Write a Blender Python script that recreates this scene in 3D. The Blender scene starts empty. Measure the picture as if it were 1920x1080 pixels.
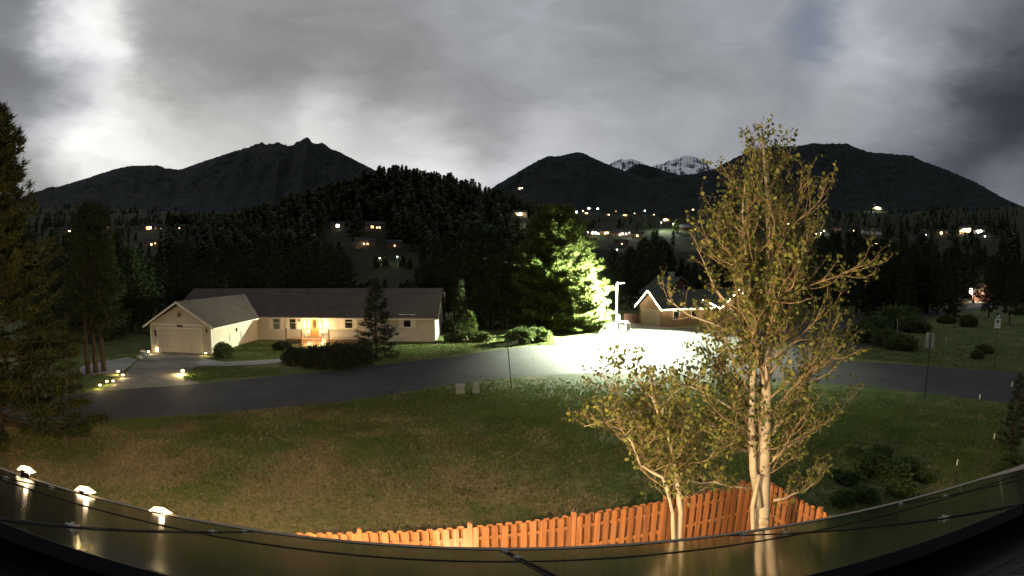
import bpy, bmesh, math, random
import numpy as np
from mathutils import Vector
from mathutils.bvhtree import BVHTree

SC = bpy.context.scene
COL = SC.collection
R = math.radians

# ------------------------------------------------------------------ camera, sky, moon, exposure
CAM_H, FPX, PITCH = 7.4, 1000.0, R(2.0)          # wide security lens: equidistant, 1000 px per radian of a 1920 px frame
cam = bpy.data.cameras.new('camera'); camo = bpy.data.objects.new('camera', cam); COL.objects.link(camo)
cam.type = 'PANO'; cam.panorama_type = 'FISHEYE_LENS_POLYNOMIAL'
cam.sensor_width = 36; cam.sensor_fit = 'HORIZONTAL'; cam.fisheye_fov = R(180)
cam.fisheye_polynomial_k0 = 0; cam.fisheye_polynomial_k1 = -1920 / 36 / FPX
cam.fisheye_polynomial_k2 = 0; cam.fisheye_polynomial_k3 = 0; cam.fisheye_polynomial_k4 = 0
cam.clip_start = 0.02; cam.clip_end = 40000
camo.location = (0, 0, CAM_H); camo.rotation_euler = (R(90) - PITCH, 0, 0)
SC.camera = camo
SC.view_settings.view_transform = 'Standard'; SC.view_settings.look = 'None'
SC.view_settings.exposure = 0.0; SC.view_settings.gamma = 1.0
SC.render.engine = 'CYCLES'
SC.cycles.use_denoising = True
SC.cycles.max_bounces = 5; SC.cycles.diffuse_bounces = 3; SC.cycles.glossy_bounces = 3
SC.cycles.transparent_max_bounces = 8
SC.cycles.caustics_reflective = False; SC.cycles.caustics_refractive = False
SC.cycles.sample_clamp_indirect = 4.0


def ray(px, py):
    u = px - 960.0; v = 540.0 - py
    r = math.hypot(u, v) or 1e-9; t = r / FPX
    x = math.sin(t) * u / r; z = math.sin(t) * v / r; y = math.cos(t)
    c, s = math.cos(PITCH), math.sin(PITCH)
    return Vector((x, y * c + z * s, z * c - y * s))


CAMP = Vector((0, 0, CAM_H))


def gp(px, py, z=0.0):
    d = ray(px, py); t = (z - CAM_H) / d.z
    return CAMP + d * t


def at(px, py, Y):
    d = ray(px, py); return CAMP + d * (Y / d.y)


def azel(px, py):
    d = ray(px, py); return math.atan2(d.x, d.y), math.atan2(d.z, math.hypot(d.x, d.y))


world = bpy.data.worlds.new('World'); SC.world = world; world.use_nodes = True


def build_sky():
    nt = world.node_tree; nt.nodes.clear(); N = nt.nodes.new; L = nt.links.new

    def math_node(op, a, b=None, c=None, clamp=False):
        n = N('ShaderNodeMath'); n.operation = op; n.use_clamp = clamp
        for i, q in enumerate((a, b, c)):
            if q is None: continue
            if isinstance(q, (int, float)): n.inputs[i].default_value = q
            else: L(q, n.inputs[i])
        return n.outputs[0]
    tc = N('ShaderNodeTexCoord')
    # cloud raggedness: the direction is warped by noise before the cloud masses are looked up
    mp = N('ShaderNodeMapping'); mp.inputs['Scale'].default_value = (1, 1, 2.4); L(tc.outputs['Generated'], mp.inputs[0])
    nz = N('ShaderNodeTexNoise'); nz.inputs['Scale'].default_value = 3.6; nz.inputs['Detail'].default_value = 5; nz.inputs['Roughness'].default_value = .6
    L(mp.outputs[0], nz.inputs['Vector'])
    sub = N('ShaderNodeVectorMath'); sub.operation = 'SUBTRACT'; L(nz.outputs['Color'], sub.inputs[0]); sub.inputs[1].default_value = (.5, .5, .5)
    mad = N('ShaderNodeVectorMath'); mad.operation = 'MULTIPLY_ADD'; L(sub.outputs[0], mad.inputs[0]); mad.inputs[1].default_value = (.22, .22, .13); L(tc.outputs['Generated'], mad.inputs[2])
    nrm = N('ShaderNodeVectorMath'); nrm.operation = 'NORMALIZE'; L(mad.outputs[0], nrm.inputs[0])
    # cloud masses: (px, py, tightness, weight, brightness, blue)
    pts = [(960, 10, 90, 1, .37, .35), (720, 185, 160, 1.6, .25, .1), (150, 78, 500, 2.2, 1.15, 0), (105, 160, 520, 2.8, .12, .5), (170, 258, 300, 2.2, 1.05, 0),
           (25, 60, 300, 1.3, .20, .4), (50, 335, 320, 1.4, .28, .1), (360, 110, 200, 1.3, .28, .05), (300, 10, 180, 1, .34, .1), (430, 280, 260, 1.6, .68, 0), (290, 275, 300, 1.2, .78, 0), (620, 265, 260, 1.9, .82, 0),
           (520, 150, 200, 1.4, .25, .1), (800, 320, 260, 2.2, .86, .1), (900, 232, 330, 2.0, .25, .2), (1010, 335, 260, 1.6, .66, .2), (1120, 285, 220, 1.4, .46, .25), (1200, 160, 150, 1.2, .27, .3), (1260, 270, 200, 1.2, .40, .3),
           (1400, 50, 180, 1, .34, .4), (1550, 80, 900, 2.6, .20, 1), (1490, 165, 800, 1.6, .26, .6), (1630, 110, 520, 2.4, .52, .3), (1575, 205, 320, 2.0, .46, .3), (1430, 230, 200, 1.2, .33, .3), (1760, 40, 220, 1.3, .29, .45),
           (1700, 180, 300, 1.5, .36, .4), (1890, 200, 300, 2.8, .032, .95), (1800, 265, 330, 2.0, .055, .9), (1900, 345, 600, 2.2, .20, .6), (1865, 70, 280, 1.3, .12, .6), (1680, 280, 330, 1.5, .13, .6), (1560, 300, 260, 1, .27, .4)]
    sw = sv = sb = None
    base_w = .02
    for px, py, k, w, v, b in pts:
        dn = N('ShaderNodeVectorMath'); dn.operation = 'DOT_PRODUCT'; L(nrm.outputs[0], dn.inputs[0]); dn.inputs[1].default_value = ray(px, py)
        e = math_node('MULTIPLY_ADD', dn.outputs['Value'], k, -k)
        e = math_node('EXPONENT', e)
        sw = math_node('MULTIPLY_ADD', e, w, sw if sw is not None else base_w)
        sv = math_node('MULTIPLY_ADD', e, w * v, sv if sv is not None else base_w * .30)
        sb = math_node('MULTIPLY_ADD', e, w * b, sb if sb is not None else base_w * .3)
    val = math_node('DIVIDE', sv, sw); blue = math_node('DIVIDE', sb, sw)
    # finer billows
    fn = N('ShaderNodeTexNoise'); fn.inputs['Scale'].default_value = 7; fn.inputs['Detail'].default_value = 5; fn.inputs['Roughness'].default_value = .5; fn.inputs['Distortion'].default_value = .6
    mp2 = N('ShaderNodeMapping'); mp2.inputs['Scale'].default_value = (1, 1, 2.2); L(nrm.outputs[0], mp2.inputs[0]); L(mp2.outputs[0], fn.inputs['Vector'])
    fm = math_node('MULTIPLY_ADD', fn.outputs['Fac'], .62, .69)
    val = math_node('MULTIPLY', val, fm)
    mix = N('ShaderNodeMix'); mix.data_type = 'RGBA'; L(blue, mix.inputs['Factor'])
    mix.inputs[6].default_value = (1.0, .985, .955, 1); mix.inputs[7].default_value = (.84, .96, 1.22, 1)
    mul = N('ShaderNodeVectorMath'); mul.operation = 'SCALE'; L(mix.outputs[2], mul.inputs[0]); L(val, mul.inputs['Scale'])
    # a trace of clear moonlit sky behind the cloud
    sky = N('ShaderNodeTexSky'); sky.sky_type = 'NISHITA'; sky.sun_disc = False; sky.sun_elevation = R(24); sky.sun_rotation = R(-42)
    sadd = N('ShaderNodeVectorMath'); sadd.operation = 'MULTIPLY_ADD'; L(sky.outputs[0], sadd.inputs[0]); sadd.inputs[1].default_value = (.0012,) * 3; L(mul.outputs[0], sadd.inputs[2])
    bg = N('ShaderNodeBackground'); L(sadd.outputs[0], bg.inputs[0]); bg.inputs[1].default_value = SKY_STRENGTH
    out = N('ShaderNodeOutputWorld'); L(bg.outputs[0], out.inputs[0])


SKY_STRENGTH = 1.0
build_sky()
moon = bpy.data.lights.new('moon', 'SUN'); moon.energy = .10; moon.angle = R(14); moon.color = (.86, .93, 1.0)
mo = bpy.data.objects.new('moon', moon); COL.objects.link(mo)
mo.rotation_euler = (-ray(150, 80)).to_track_quat('-Z', 'Y').to_euler()
STREET_W, EAVE_W, WALL_W, FLOOD_W = 400000, 4000, 1250, 420

# ------------------------------------------------------------------ helpers


def tag(o, label=None, cat=None, group=None, kind=None):
    if label: o['label'] = label
    if cat: o['category'] = cat
    if group: o['group'] = group
    if kind: o['kind'] = kind
    return o


def thing(name, label, cat, loc=(0, 0, 0), rotz=0.0, group=None):
    o = bpy.data.objects.new(name, None); COL.objects.link(o)
    o.location = loc; o.rotation_euler = (0, 0, rotz); o.empty_display_size = .1
    return tag(o, label, cat, group)


def link(name, me, mat=None, parent=None):
    o = bpy.data.objects.new(name, me); COL.objects.link(o)
    if mat is not None and not me.materials: me.materials.append(mat)
    if parent is not None: o.parent = parent
    return o


def np_mesh(name, v, f, smooth=False):
    v = np.asarray(v, np.float32); f = np.asarray(f, np.int32)
    me = bpy.data.meshes.new(name)
    k = f.shape[1]
    me.vertices.add(len(v)); me.vertices.foreach_set('co', v.ravel())
    me.loops.add(f.size); me.loops.foreach_set('vertex_index', f.ravel())
    me.polygons.add(len(f)); me.polygons.foreach_set('loop_start', np.arange(0, f.size, k, dtype=np.int32))
    try: me.polygons.foreach_set('loop_total', np.full(len(f), k, np.int32))
    except Exception: pass
    me.update(calc_edges=True); me.validate()
    if smooth: me.polygons.foreach_set('use_smooth', np.ones(len(f), bool))
    return me


class MB:
    def __init__(s): s.v = []; s.f = []

    def add(s, vs, fs):
        n = len(s.v); s.v += [tuple(q) for q in vs]; s.f += [tuple(i + n for i in q) for q in fs]; return s

    def box(s, x0, x1, y0, y1, z0, z1):
        return s.add([(x0, y0, z0), (x1, y0, z0), (x1, y1, z0), (x0, y1, z0), (x0, y0, z1), (x1, y0, z1), (x1, y1, z1), (x0, y1, z1)],
                     [(0, 3, 2, 1), (4, 5, 6, 7), (0, 1, 5, 4), (1, 2, 6, 5), (2, 3, 7, 6), (3, 0, 4, 7)])

    def prism(s, poly, d, axis='y', o=0.0):
        """extrude a polygon (a,b) along axis from o to d"""
        n = len(poly)
        def P(a, b, c): return {'y': (a, c, b), 'x': (c, a, b), 'z': (a, b, c)}[axis]
        vs = [P(a, b, o) for a, b in poly] + [P(a, b, d) for a, b in poly]
        fs = [tuple(range(n)), tuple(range(2 * n - 1, n - 1, -1))] + [(i, i + n, (i + 1) % n + n, (i + 1) % n) for i in range(n)]
        return s.add(vs, fs)

    def tube(s, pts, rad, n=6, caps=True):
        pts = [Vector(p) for p in pts]
        if isinstance(rad, (int, float)): rad = [rad] * len(pts)
        base = len(s.v)
        for i, p in enumerate(pts):
            t = (pts[min(i + 1, len(pts) - 1)] - pts[max(i - 1, 0)]).normalized()
            a = t.orthogonal() if abs(t.z) > .95 else Vector((t.y, -t.x, 0))
            if abs(t.z) > .95: a = Vector((1, 0, 0)) - t * t.x
            a.normalize(); b = t.cross(a)
            for k in range(n):
                q = 2 * math.pi * k / n
                s.v.append(tuple(p + (a * math.cos(q) + b * math.sin(q)) * rad[i]))
        for i in range(len(pts) - 1):
            for k in range(n):
                s.f.append((base + i * n + k, base + i * n + (k + 1) % n, base + (i + 1) * n + (k + 1) % n, base + (i + 1) * n + k))
        if caps:
            s.f.append(tuple(base + k for k in range(n - 1, -1, -1))); s.f.append(tuple(base + (len(pts) - 1) * n + k for k in range(n)))
        return s

    def lathe(s, prof, n=12, c=(0, 0, 0)):
        base = len(s.v)
        for r, z in prof:
            for k in range(n):
                q = 2 * math.pi * k / n; s.v.append((c[0] + r * math.cos(q), c[1] + r * math.sin(q), c[2] + z))
        for i in range(len(prof) - 1):
            for k in range(n):
                s.f.append((base + i * n + k, base + i * n + (k + 1) % n, base + (i + 1) * n + (k + 1) % n, base + (i + 1) * n + k))
        s.f.append(tuple(base + k for k in range(n - 1, -1, -1))); s.f.append(tuple(base + (len(prof) - 1) * n + k for k in range(n)))
        return s

    def mesh(s, name, smooth=False):
        me = bpy.data.meshes.new(name); me.from_pydata(s.v, [], s.f); me.update()
        if smooth:
            for p in me.polygons: p.use_smooth = True
        return me

    def build(s, name, mat, parent=None, smooth=False):
        return link(name, s.mesh(name, smooth), mat, parent)


def lamp(name, kind, loc, power, color, parent=None, size=.08, spot=None, blend=.2, aim=None):
    l = bpy.data.lights.new(name, kind); l.energy = power; l.color = color
    if kind in ('POINT', 'SPOT'): l.shadow_soft_size = size
    if kind == 'SPOT': l.spot_size = spot; l.spot_blend = blend
    o = bpy.data.objects.new(name, l); COL.objects.link(o); o.location = loc
    if aim is not None: o.rotation_euler = (Vector(aim) - Vector(loc)).to_track_quat('-Z', 'Y').to_euler()
    if parent is not None: o.parent = parent
    return o


# numpy value noise
def _hash(ix, iy, seed):
    h = (ix.astype(np.int64) * 374761393 + iy.astype(np.int64) * 668265263 + seed * 1442695041) & 0xffffffff
    h = ((h ^ (h >> 13)) * 1274126177) & 0xffffffff
    return ((h ^ (h >> 16)) & 0xffff) / 65535.0


def vnoise(x, y, seed=0):
    x = np.asarray(x, float); y = np.asarray(y, float)
    ix = np.floor(x); iy = np.floor(y); fx = x - ix; fy = y - iy
    fx = fx * fx * (3 - 2 * fx); fy = fy * fy * (3 - 2 * fy)
    a = _hash(ix, iy, seed); b = _hash(ix + 1, iy, seed); c = _hash(ix, iy + 1, seed); d = _hash(ix + 1, iy + 1, seed)
    return (a * (1 - fx) + b * fx) * (1 - fy) + (c * (1 - fx) + d * fx) * fy


def fbm(x, y, oct=5, seed=0, gain=.5):
    t = 0; a = 1; n = 0
    for i in range(oct):
        t = t + a * vnoise(np.asarray(x) * 2 ** i, np.asarray(y) * 2 ** i, seed + i * 7); n += a; a *= gain
    return t / n


# ------------------------------------------------------------------ materials
def new_mat(name):
    m = bpy.data.materials.new(name); m.use_nodes = True
    nt = m.node_tree; b = nt.nodes['Principled BSDF']
    return m, nt, b


def pbr(name, c1, c2=None, rough=.7, scale=4.0, detail=4, bump=0.0, bscale=None, metal=0.0, spec=.3, coord='Object', thr=(.35, .65), stretch=None):
    m, nt, b = new_mat(name); N = nt.nodes.new; L = nt.links.new
    b.inputs['Roughness'].default_value = rough; b.inputs['Metallic'].default_value = metal
    b.inputs['Specular IOR Level'].default_value = spec
    if c2 is None and not bump:
        b.inputs['Base Color'].default_value = (*c1, 1); return m
    tc = N('ShaderNodeTexCoord'); vec = tc.outputs[coord]
    if stretch:
        mp = N('ShaderNodeMapping'); mp.inputs['Scale'].default_value = stretch; L(vec, mp.inputs[0]); vec = mp.outputs[0]
    if c2 is not None:
        n = N('ShaderNodeTexNoise'); n.inputs['Scale'].default_value = scale; n.inputs['Detail'].default_value = detail; n.inputs['Roughness'].default_value = .62; L(vec, n.inputs['Vector'])
        r = N('ShaderNodeValToRGB'); r.color_ramp.elements[0].position = thr[0]; r.color_ramp.elements[1].position = thr[1]
        r.color_ramp.elements[0].color = (*c1, 1); r.color_ramp.elements[1].color = (*c2, 1)
        L(n.outputs['Fac'], r.inputs[0]); L(r.outputs[0], b.inputs['Base Color'])
    else:
        b.inputs['Base Color'].default_value = (*c1, 1)
    if bump:
        n2 = N('ShaderNodeTexNoise'); n2.inputs['Scale'].default_value = bscale or scale * 4; n2.inputs['Detail'].default_value = 5; L(vec, n2.inputs['Vector'])
        bp = N('ShaderNodeBump'); bp.inputs['Strength'].default_value = bump; bp.inputs['Distance'].default_value = .05
        L(n2.outputs['Fac'], bp.inputs['Height']); L(bp.outputs[0], b.inputs['Normal'])
    return m


def emit(name, color, strength):
    m = bpy.data.materials.new(name); m.use_nodes = True; nt = m.node_tree
    nt.nodes.remove(nt.nodes['Principled BSDF'])
    e = nt.nodes.new('ShaderNodeEmission'); e.inputs[0].default_value = (*color, 1); e.inputs[1].default_value = strength
    nt.links.new(e.outputs[0], nt.nodes['Material Output'].inputs[0]); return m


def leafy(name, c1, c2, c3, trans=.25, scale=1.2, rough=.55, spec=.04):
    """foliage: colour varies by clump and by leaf, part of the light passes through"""
    m, nt, b = new_mat(name); N = nt.nodes.new; L = nt.links.new
    g = N('ShaderNodeNewGeometry'); tc = N('ShaderNodeTexCoord')
    n = N('ShaderNodeTexNoise'); n.inputs['Scale'].default_value = scale; n.inputs['Detail'].default_value = 2; L(tc.outputs['Object'], n.inputs['Vector'])
    ad = N('ShaderNodeMath'); ad.operation = 'MULTIPLY_ADD'; L(g.outputs['Random Per Island'], ad.inputs[0]); ad.inputs[1].default_value = .55
    sb = N('ShaderNodeMath'); sb.operation = 'SUBTRACT'; L(n.outputs['Fac'], sb.inputs[0]); sb.inputs[1].default_value = .27; L(sb.outputs[0], ad.inputs[2])
    r = N('ShaderNodeValToRGB'); r.color_ramp.elements[0].position = .2; r.color_ramp.elements[0].color = (*c1, 1)
    r.color_ramp.elements[1].position = .85; r.color_ramp.elements[1].color = (*c3, 1)
    e = r.color_ramp.elements.new(.5); e.color = (*c2, 1)
    L(ad.outputs[0], r.inputs[0]); L(r.outputs[0], b.inputs['Base Color'])
    b.inputs['Roughness'].default_value = rough; b.inputs['Specular IOR Level'].default_value = spec
    t = N('ShaderNodeBsdfTranslucent'); L(r.outputs[0], t.inputs[0])
    mx = N('ShaderNodeMixShader'); mx.inputs[0].default_value = trans; L(b.outputs[0], mx.inputs[1]); L(t.outputs[0], mx.inputs[2])
    L(mx.outputs[0], nt.nodes['Material Output'].inputs[0]); return m


def ground_mat():
    m, nt, b = new_mat('lawn'); N = nt.nodes.new; L = nt.links.new
    tc = N('ShaderNodeTexCoord')
    def noise(s, d=5, r=.6):
        n = N('ShaderNodeTexNoise'); n.inputs['Scale'].default_value = s; n.inputs['Detail'].default_value = d; n.inputs['Roughness'].default_value = r; L(tc.outputs['Object'], n.inputs['Vector']); return n.outputs['Fac']
    def ramp(f, stops):
        r = N('ShaderNodeValToRGB'); r.color_ramp.elements[0].position = stops[0][0]; r.color_ramp.elements[0].color = (*stops[0][1], 1)
        r.color_ramp.elements[1].position = stops[-1][0]; r.color_ramp.elements[1].color = (*stops[-1][1], 1)
        for p, c in stops[1:-1]: e = r.color_ramp.elements.new(p); e.color = (*c, 1)
        L(f, r.inputs[0]); return r.outputs[0]
    def mixc(f, a, c):
        x = N('ShaderNodeMix'); x.data_type = 'RGBA'; L(f, x.inputs[0]); L(a, x.inputs[6]); L(c, x.inputs[7]); return x.outputs[2]
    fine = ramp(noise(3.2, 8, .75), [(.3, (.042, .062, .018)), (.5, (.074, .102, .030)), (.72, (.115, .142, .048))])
    dry = ramp(noise(4.5, 8, .75), [(.3, (.10, .088, .044)), (.55, (.21, .170, .092)), (.75, (.33, .25, .145))])  # dry tan, lightened to carry part of the eave lamps' wash
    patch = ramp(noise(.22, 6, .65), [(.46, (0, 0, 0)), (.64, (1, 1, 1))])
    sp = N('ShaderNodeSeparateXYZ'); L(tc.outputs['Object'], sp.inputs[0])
    ny = N('ShaderNodeMapRange'); L(sp.outputs[1], ny.inputs[0]); ny.inputs[1].default_value = 27; ny.inputs[2].default_value = 9; ny.inputs[3].default_value = 0; ny.inputs[4].default_value = .23  # drier towards the house, the lamp wash there painted in as lighter tan
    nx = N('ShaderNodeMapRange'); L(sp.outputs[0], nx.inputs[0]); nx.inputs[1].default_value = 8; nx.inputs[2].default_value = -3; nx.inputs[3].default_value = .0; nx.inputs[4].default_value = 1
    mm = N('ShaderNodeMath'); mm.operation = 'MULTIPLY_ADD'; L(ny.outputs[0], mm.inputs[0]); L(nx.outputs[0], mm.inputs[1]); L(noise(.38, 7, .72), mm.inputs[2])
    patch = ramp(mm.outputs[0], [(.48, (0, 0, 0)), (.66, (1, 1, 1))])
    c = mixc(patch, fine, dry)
    big = ramp(noise(.055, 4), [(.35, (.75, .85, .7)), (.7, (1.15, 1.05, 1.0))])
    mu = N('ShaderNodeMix'); mu.data_type = 'RGBA'; mu.blend_type = 'MULTIPLY'; mu.inputs[0].default_value = 1; L(c, mu.inputs[6]); L(big, mu.inputs[7])
    L(mu.outputs[2], b.inputs['Base Color']); b.inputs['Roughness'].default_value = .9; b.inputs['Specular IOR Level'].default_value = .1
    bp = N('ShaderNodeBump'); bp.inputs['Strength'].default_value = .8; bp.inputs['Distance'].default_value = .12
    L(noise(5, 8, .7), bp.inputs['Height']); L(bp.outputs[0], b.inputs['Normal'])
    return m


def asphalt_mat(name, lo, hi):
    m, nt, b = new_mat(name); N = nt.nodes.new; L = nt.links.new
    tc = N('ShaderNodeTexCoord')
    n = N('ShaderNodeTexNoise'); n.inputs['Scale'].default_value = .35; n.inputs['Detail'].default_value = 8; n.inputs['Roughness'].default_value = .7; L(tc.outputs['Object'], n.inputs[0])
    r = N('ShaderNodeValToRGB'); r.color_ramp.elements[0].position = .33; r.color_ramp.elements[1].position = .68
    r.color_ramp.elements[0].color = (*lo, 1); r.color_ramp.elements[1].color = (*hi, 1); L(n.outputs[0], r.inputs[0])
    # tar-filled cracks
    vo = N('ShaderNodeTexVoronoi'); vo.feature = 'DISTANCE_TO_EDGE'; vo.inputs['Scale'].default_value = .16
    wp = N('ShaderNodeTexNoise'); wp.inputs['Scale'].default_value = .8; wp.inputs['Detail'].default_value = 4; L(tc.outputs['Object'], wp.inputs[0])
    ma = N('ShaderNodeVectorMath'); ma.operation = 'MULTIPLY_ADD'; L(wp.outputs['Color'], ma.inputs[0]); ma.inputs[1].default_value = (1.6, 1.6, 0); L(tc.outputs['Object'], ma.inputs[2]); L(ma.outputs[0], vo.inputs['Vector'])
    cr = N('ShaderNodeMapRange'); L(vo.outputs['Distance'], cr.inputs[0]); cr.inputs[1].default_value = .004; cr.inputs[2].default_value = .012; cr.inputs[3].default_value = .45; cr.inputs[4].default_value = 1
    mu = N('ShaderNodeMix'); mu.data_type = 'RGBA'; mu.blend_type = 'MULTIPLY'; mu.inputs[0].default_value = 1; L(r.outputs[0], mu.inputs[6]); L(cr.outputs[0], mu.inputs[7])
    L(mu.outputs[2], b.inputs['Base Color']); b.inputs['Roughness'].default_value = .8; b.inputs['Specular IOR Level'].default_value = .25
    n2 = N('ShaderNodeTexNoise'); n2.inputs['Scale'].default_value = 25; n2.inputs['Detail'].default_value = 4; L(tc.outputs['Object'], n2.inputs[0])
    bp = N('ShaderNodeBump'); bp.inputs['Strength'].default_value = .35; bp.inputs['Distance'].default_value = .02; L(n2.outputs[0], bp.inputs['Height']); L(bp.outputs[0], b.inputs['Normal'])
    return m


def siding_mat(name, col, pitch=.18):
    m, nt, b = new_mat(name); N = nt.nodes.new; L = nt.links.new
    tc = N('ShaderNodeTexCoord'); sx = N('ShaderNodeSeparateXYZ'); L(tc.outputs['Object'], sx.inputs[0])
    q = N('ShaderNodeMath'); q.operation = 'DIVIDE'; L(sx.outputs[2], q.inputs[0]); q.inputs[1].default_value = pitch
    fr = N('ShaderNodeMath'); fr.operation = 'FRACT'; L(q.outputs[0], fr.inputs[0])
    bp = N('ShaderNodeBump'); bp.inputs['Strength'].default_value = .6; bp.inputs['Distance'].default_value = .02; bp.invert = True; L(fr.outputs[0], bp.inputs['Height']); L(bp.outputs[0], b.inputs['Normal'])
    n = N('ShaderNodeTexNoise'); n.inputs['Scale'].default_value = 1.5; n.inputs['Detail'].default_value = 5; L(tc.outputs['Object'], n.inputs[0])
    mr = N('ShaderNodeMapRange'); L(n.outputs[0], mr.inputs[0]); mr.inputs[3].default_value = .8; mr.inputs[4].default_value = 1.1
    v = N('ShaderNodeVectorMath'); v.operation = 'SCALE'; v.inputs[0].default_value = col; L(mr.outputs[0], v.inputs['Scale']); L(v.outputs[0], b.inputs['Base Color'])
    b.inputs['Roughness'].default_value = .65; return m


def shingle_mat(name, c1, c2):
    m, nt, b = new_mat(name); N = nt.nodes.new; L = nt.links.new
    tc = N('ShaderNodeTexCoord')
    br = N('ShaderNodeTexBrick'); br.inputs['Scale'].default_value = 1; br.inputs['Brick Width'].default_value = .33; br.inputs['Row Height'].default_value = .14; br.inputs['Mortar Size'].default_value = .008
    br.inputs['Color1'].default_value = (*c1, 1); br.inputs['Color2'].default_value = (*c2, 1); br.inputs['Mortar'].default_value = tuple(q * .4 for q in c1) + (1,)
    mp = N('ShaderNodeMapping'); mp.inputs['Scale'].default_value = (1, 1.1, 1); L(tc.outputs['Object'], mp.inputs[0]); L(mp.outputs[0], br.inputs[0])
    n = N('ShaderNodeTexNoise'); n.inputs['Scale'].default_value = .7; n.inputs['Detail'].default_value = 6; L(tc.outputs['Object'], n.inputs[0])
    mr = N('ShaderNodeMapRange'); L(n.outputs[0], mr.inputs[0]); mr.inputs[3].default_value = .7; mr.inputs[4].default_value = 1.25
    v = N('ShaderNodeVectorMath'); v.operation = 'SCALE'; L(br.outputs[0], v.inputs[0]); L(mr.outputs[0], v.inputs['Scale']); L(v.outputs[0], b.inputs['Base Color'])
    b.inputs['Roughness'].default_value = .9; b.inputs['Specular IOR Level'].default_value = .15; return m


def mountain_mat(name, forest, rock, rockness, snow=0.0, scale=1.0):
    m, nt, b = new_mat(name); N = nt.nodes.new; L = nt.links.new
    tc = N('ShaderNodeTexCoord'); g = N('ShaderNodeNewGeometry')
    def noise(s, d=6, r=.6):
        n = N('ShaderNodeTexNoise'); n.inputs['Scale'].default_value = s * scale; n.inputs['Detail'].default_value = d; n.inputs['Roughness'].default_value = r; L(tc.outputs['Object'], n.inputs[0]); return n.outputs['Fac']
    def mr(f, a, c, lo=0, hi=1):
        q = N('ShaderNodeMapRange'); L(f, q.inputs[0]); q.inputs[1].default_value = a; q.inputs[2].default_value = c; q.inputs[3].default_value = lo; q.inputs[4].default_value = hi; return q.outputs[0]
    def mixc(f, a, c):
        x = N('ShaderNodeMix'); x.data_type = 'RGBA'; L(f, x.inputs[0])
        for s, q in ((6, a), (7, c)):
            if isinstance(q, tuple): x.inputs[s].default_value = (*q, 1)
            else: L(q, x.inputs[s])
        return x.outputs[2]
    col = mixc(mr(noise(.02, 4, .7), .4, .62), forest, tuple(q * 2.0 for q in forest))
    col = mixc(mr(noise(.0035, 8, .68), .68 - rockness, .78 - rockness), col, rock)
    if snow:
        sx = N('ShaderNodeSeparateXYZ'); L(g.outputs['Normal'], sx.inputs[0])
        ad = N('ShaderNodeMath'); ad.operation = 'MULTIPLY_ADD'; L(sx.outputs[2], ad.inputs[0]); ad.inputs[1].default_value = .9; L(noise(.006, 9, .72), ad.inputs[2])
        col = mixc(mr(ad.outputs[0], 1.12 - snow, 1.24 - snow), col, (.80, .83, .88))
    L(col, b.inputs['Base Color']); b.inputs['Roughness'].default_value = .95; b.inputs['Specular IOR Level'].default_value = .05
    bp = N('ShaderNodeBump'); bp.inputs['Strength'].default_value = .35; bp.inputs['Distance'].default_value = 10 / scale
    L(noise(.03, 6, .75), bp.inputs['Height']); L(bp.outputs[0], b.inputs['Normal']); return m


def wood_mat(name, c1, c2, grain=(14, 14, .7)):
    m, nt, b = new_mat(name); N = nt.nodes.new; L = nt.links.new
    tc = N('ShaderNodeTexCoord'); oi = N('ShaderNodeObjectInfo')
    mp = N('ShaderNodeMapping'); mp.inputs['Scale'].default_value = grain; L(tc.outputs['Object'], mp.inputs[0])
    cb = N('ShaderNodeVectorMath'); cb.operation = 'ADD'; L(mp.outputs[0], cb.inputs[0])
    sc = N('ShaderNodeVectorMath'); sc.operation = 'SCALE'; sc.inputs[0].default_value = (31, 17, 5); L(oi.outputs['Random'], sc.inputs['Scale']); L(sc.outputs[0], cb.inputs[1])
    n = N('ShaderNodeTexNoise'); n.inputs['Scale'].default_value = 1; n.inputs['Detail'].default_value = 6; n.inputs['Roughness'].default_value = .65; L(cb.outputs[0], n.inputs[0])
    r = N('ShaderNodeValToRGB'); r.color_ramp.elements[0].position = .32; r.color_ramp.elements[1].position = .68; r.color_ramp.elements[0].color = (*c1, 1); r.color_ramp.elements[1].color = (*c2, 1); L(n.outputs[0], r.inputs[0])
    mr = N('ShaderNodeMapRange'); L(oi.outputs['Random'], mr.inputs[0]); mr.inputs[3].default_value = .72; mr.inputs[4].default_value = 1.2
    v = N('ShaderNodeVectorMath'); v.operation = 'SCALE'; L(r.outputs[0], v.inputs[0]); L(mr.outputs[0], v.inputs['Scale']); L(v.outputs[0], b.inputs['Base Color'])
    b.inputs['Roughness'].default_value = .7; b.inputs['Specular IOR Level'].default_value = .2
    bp = N('ShaderNodeBump'); bp.inputs['Strength'].default_value = .3; bp.inputs['Distance'].default_value = .01; L(n.outputs[0], bp.inputs['Height']); L(bp.outputs[0], b.inputs['Normal'])
    return m


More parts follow.
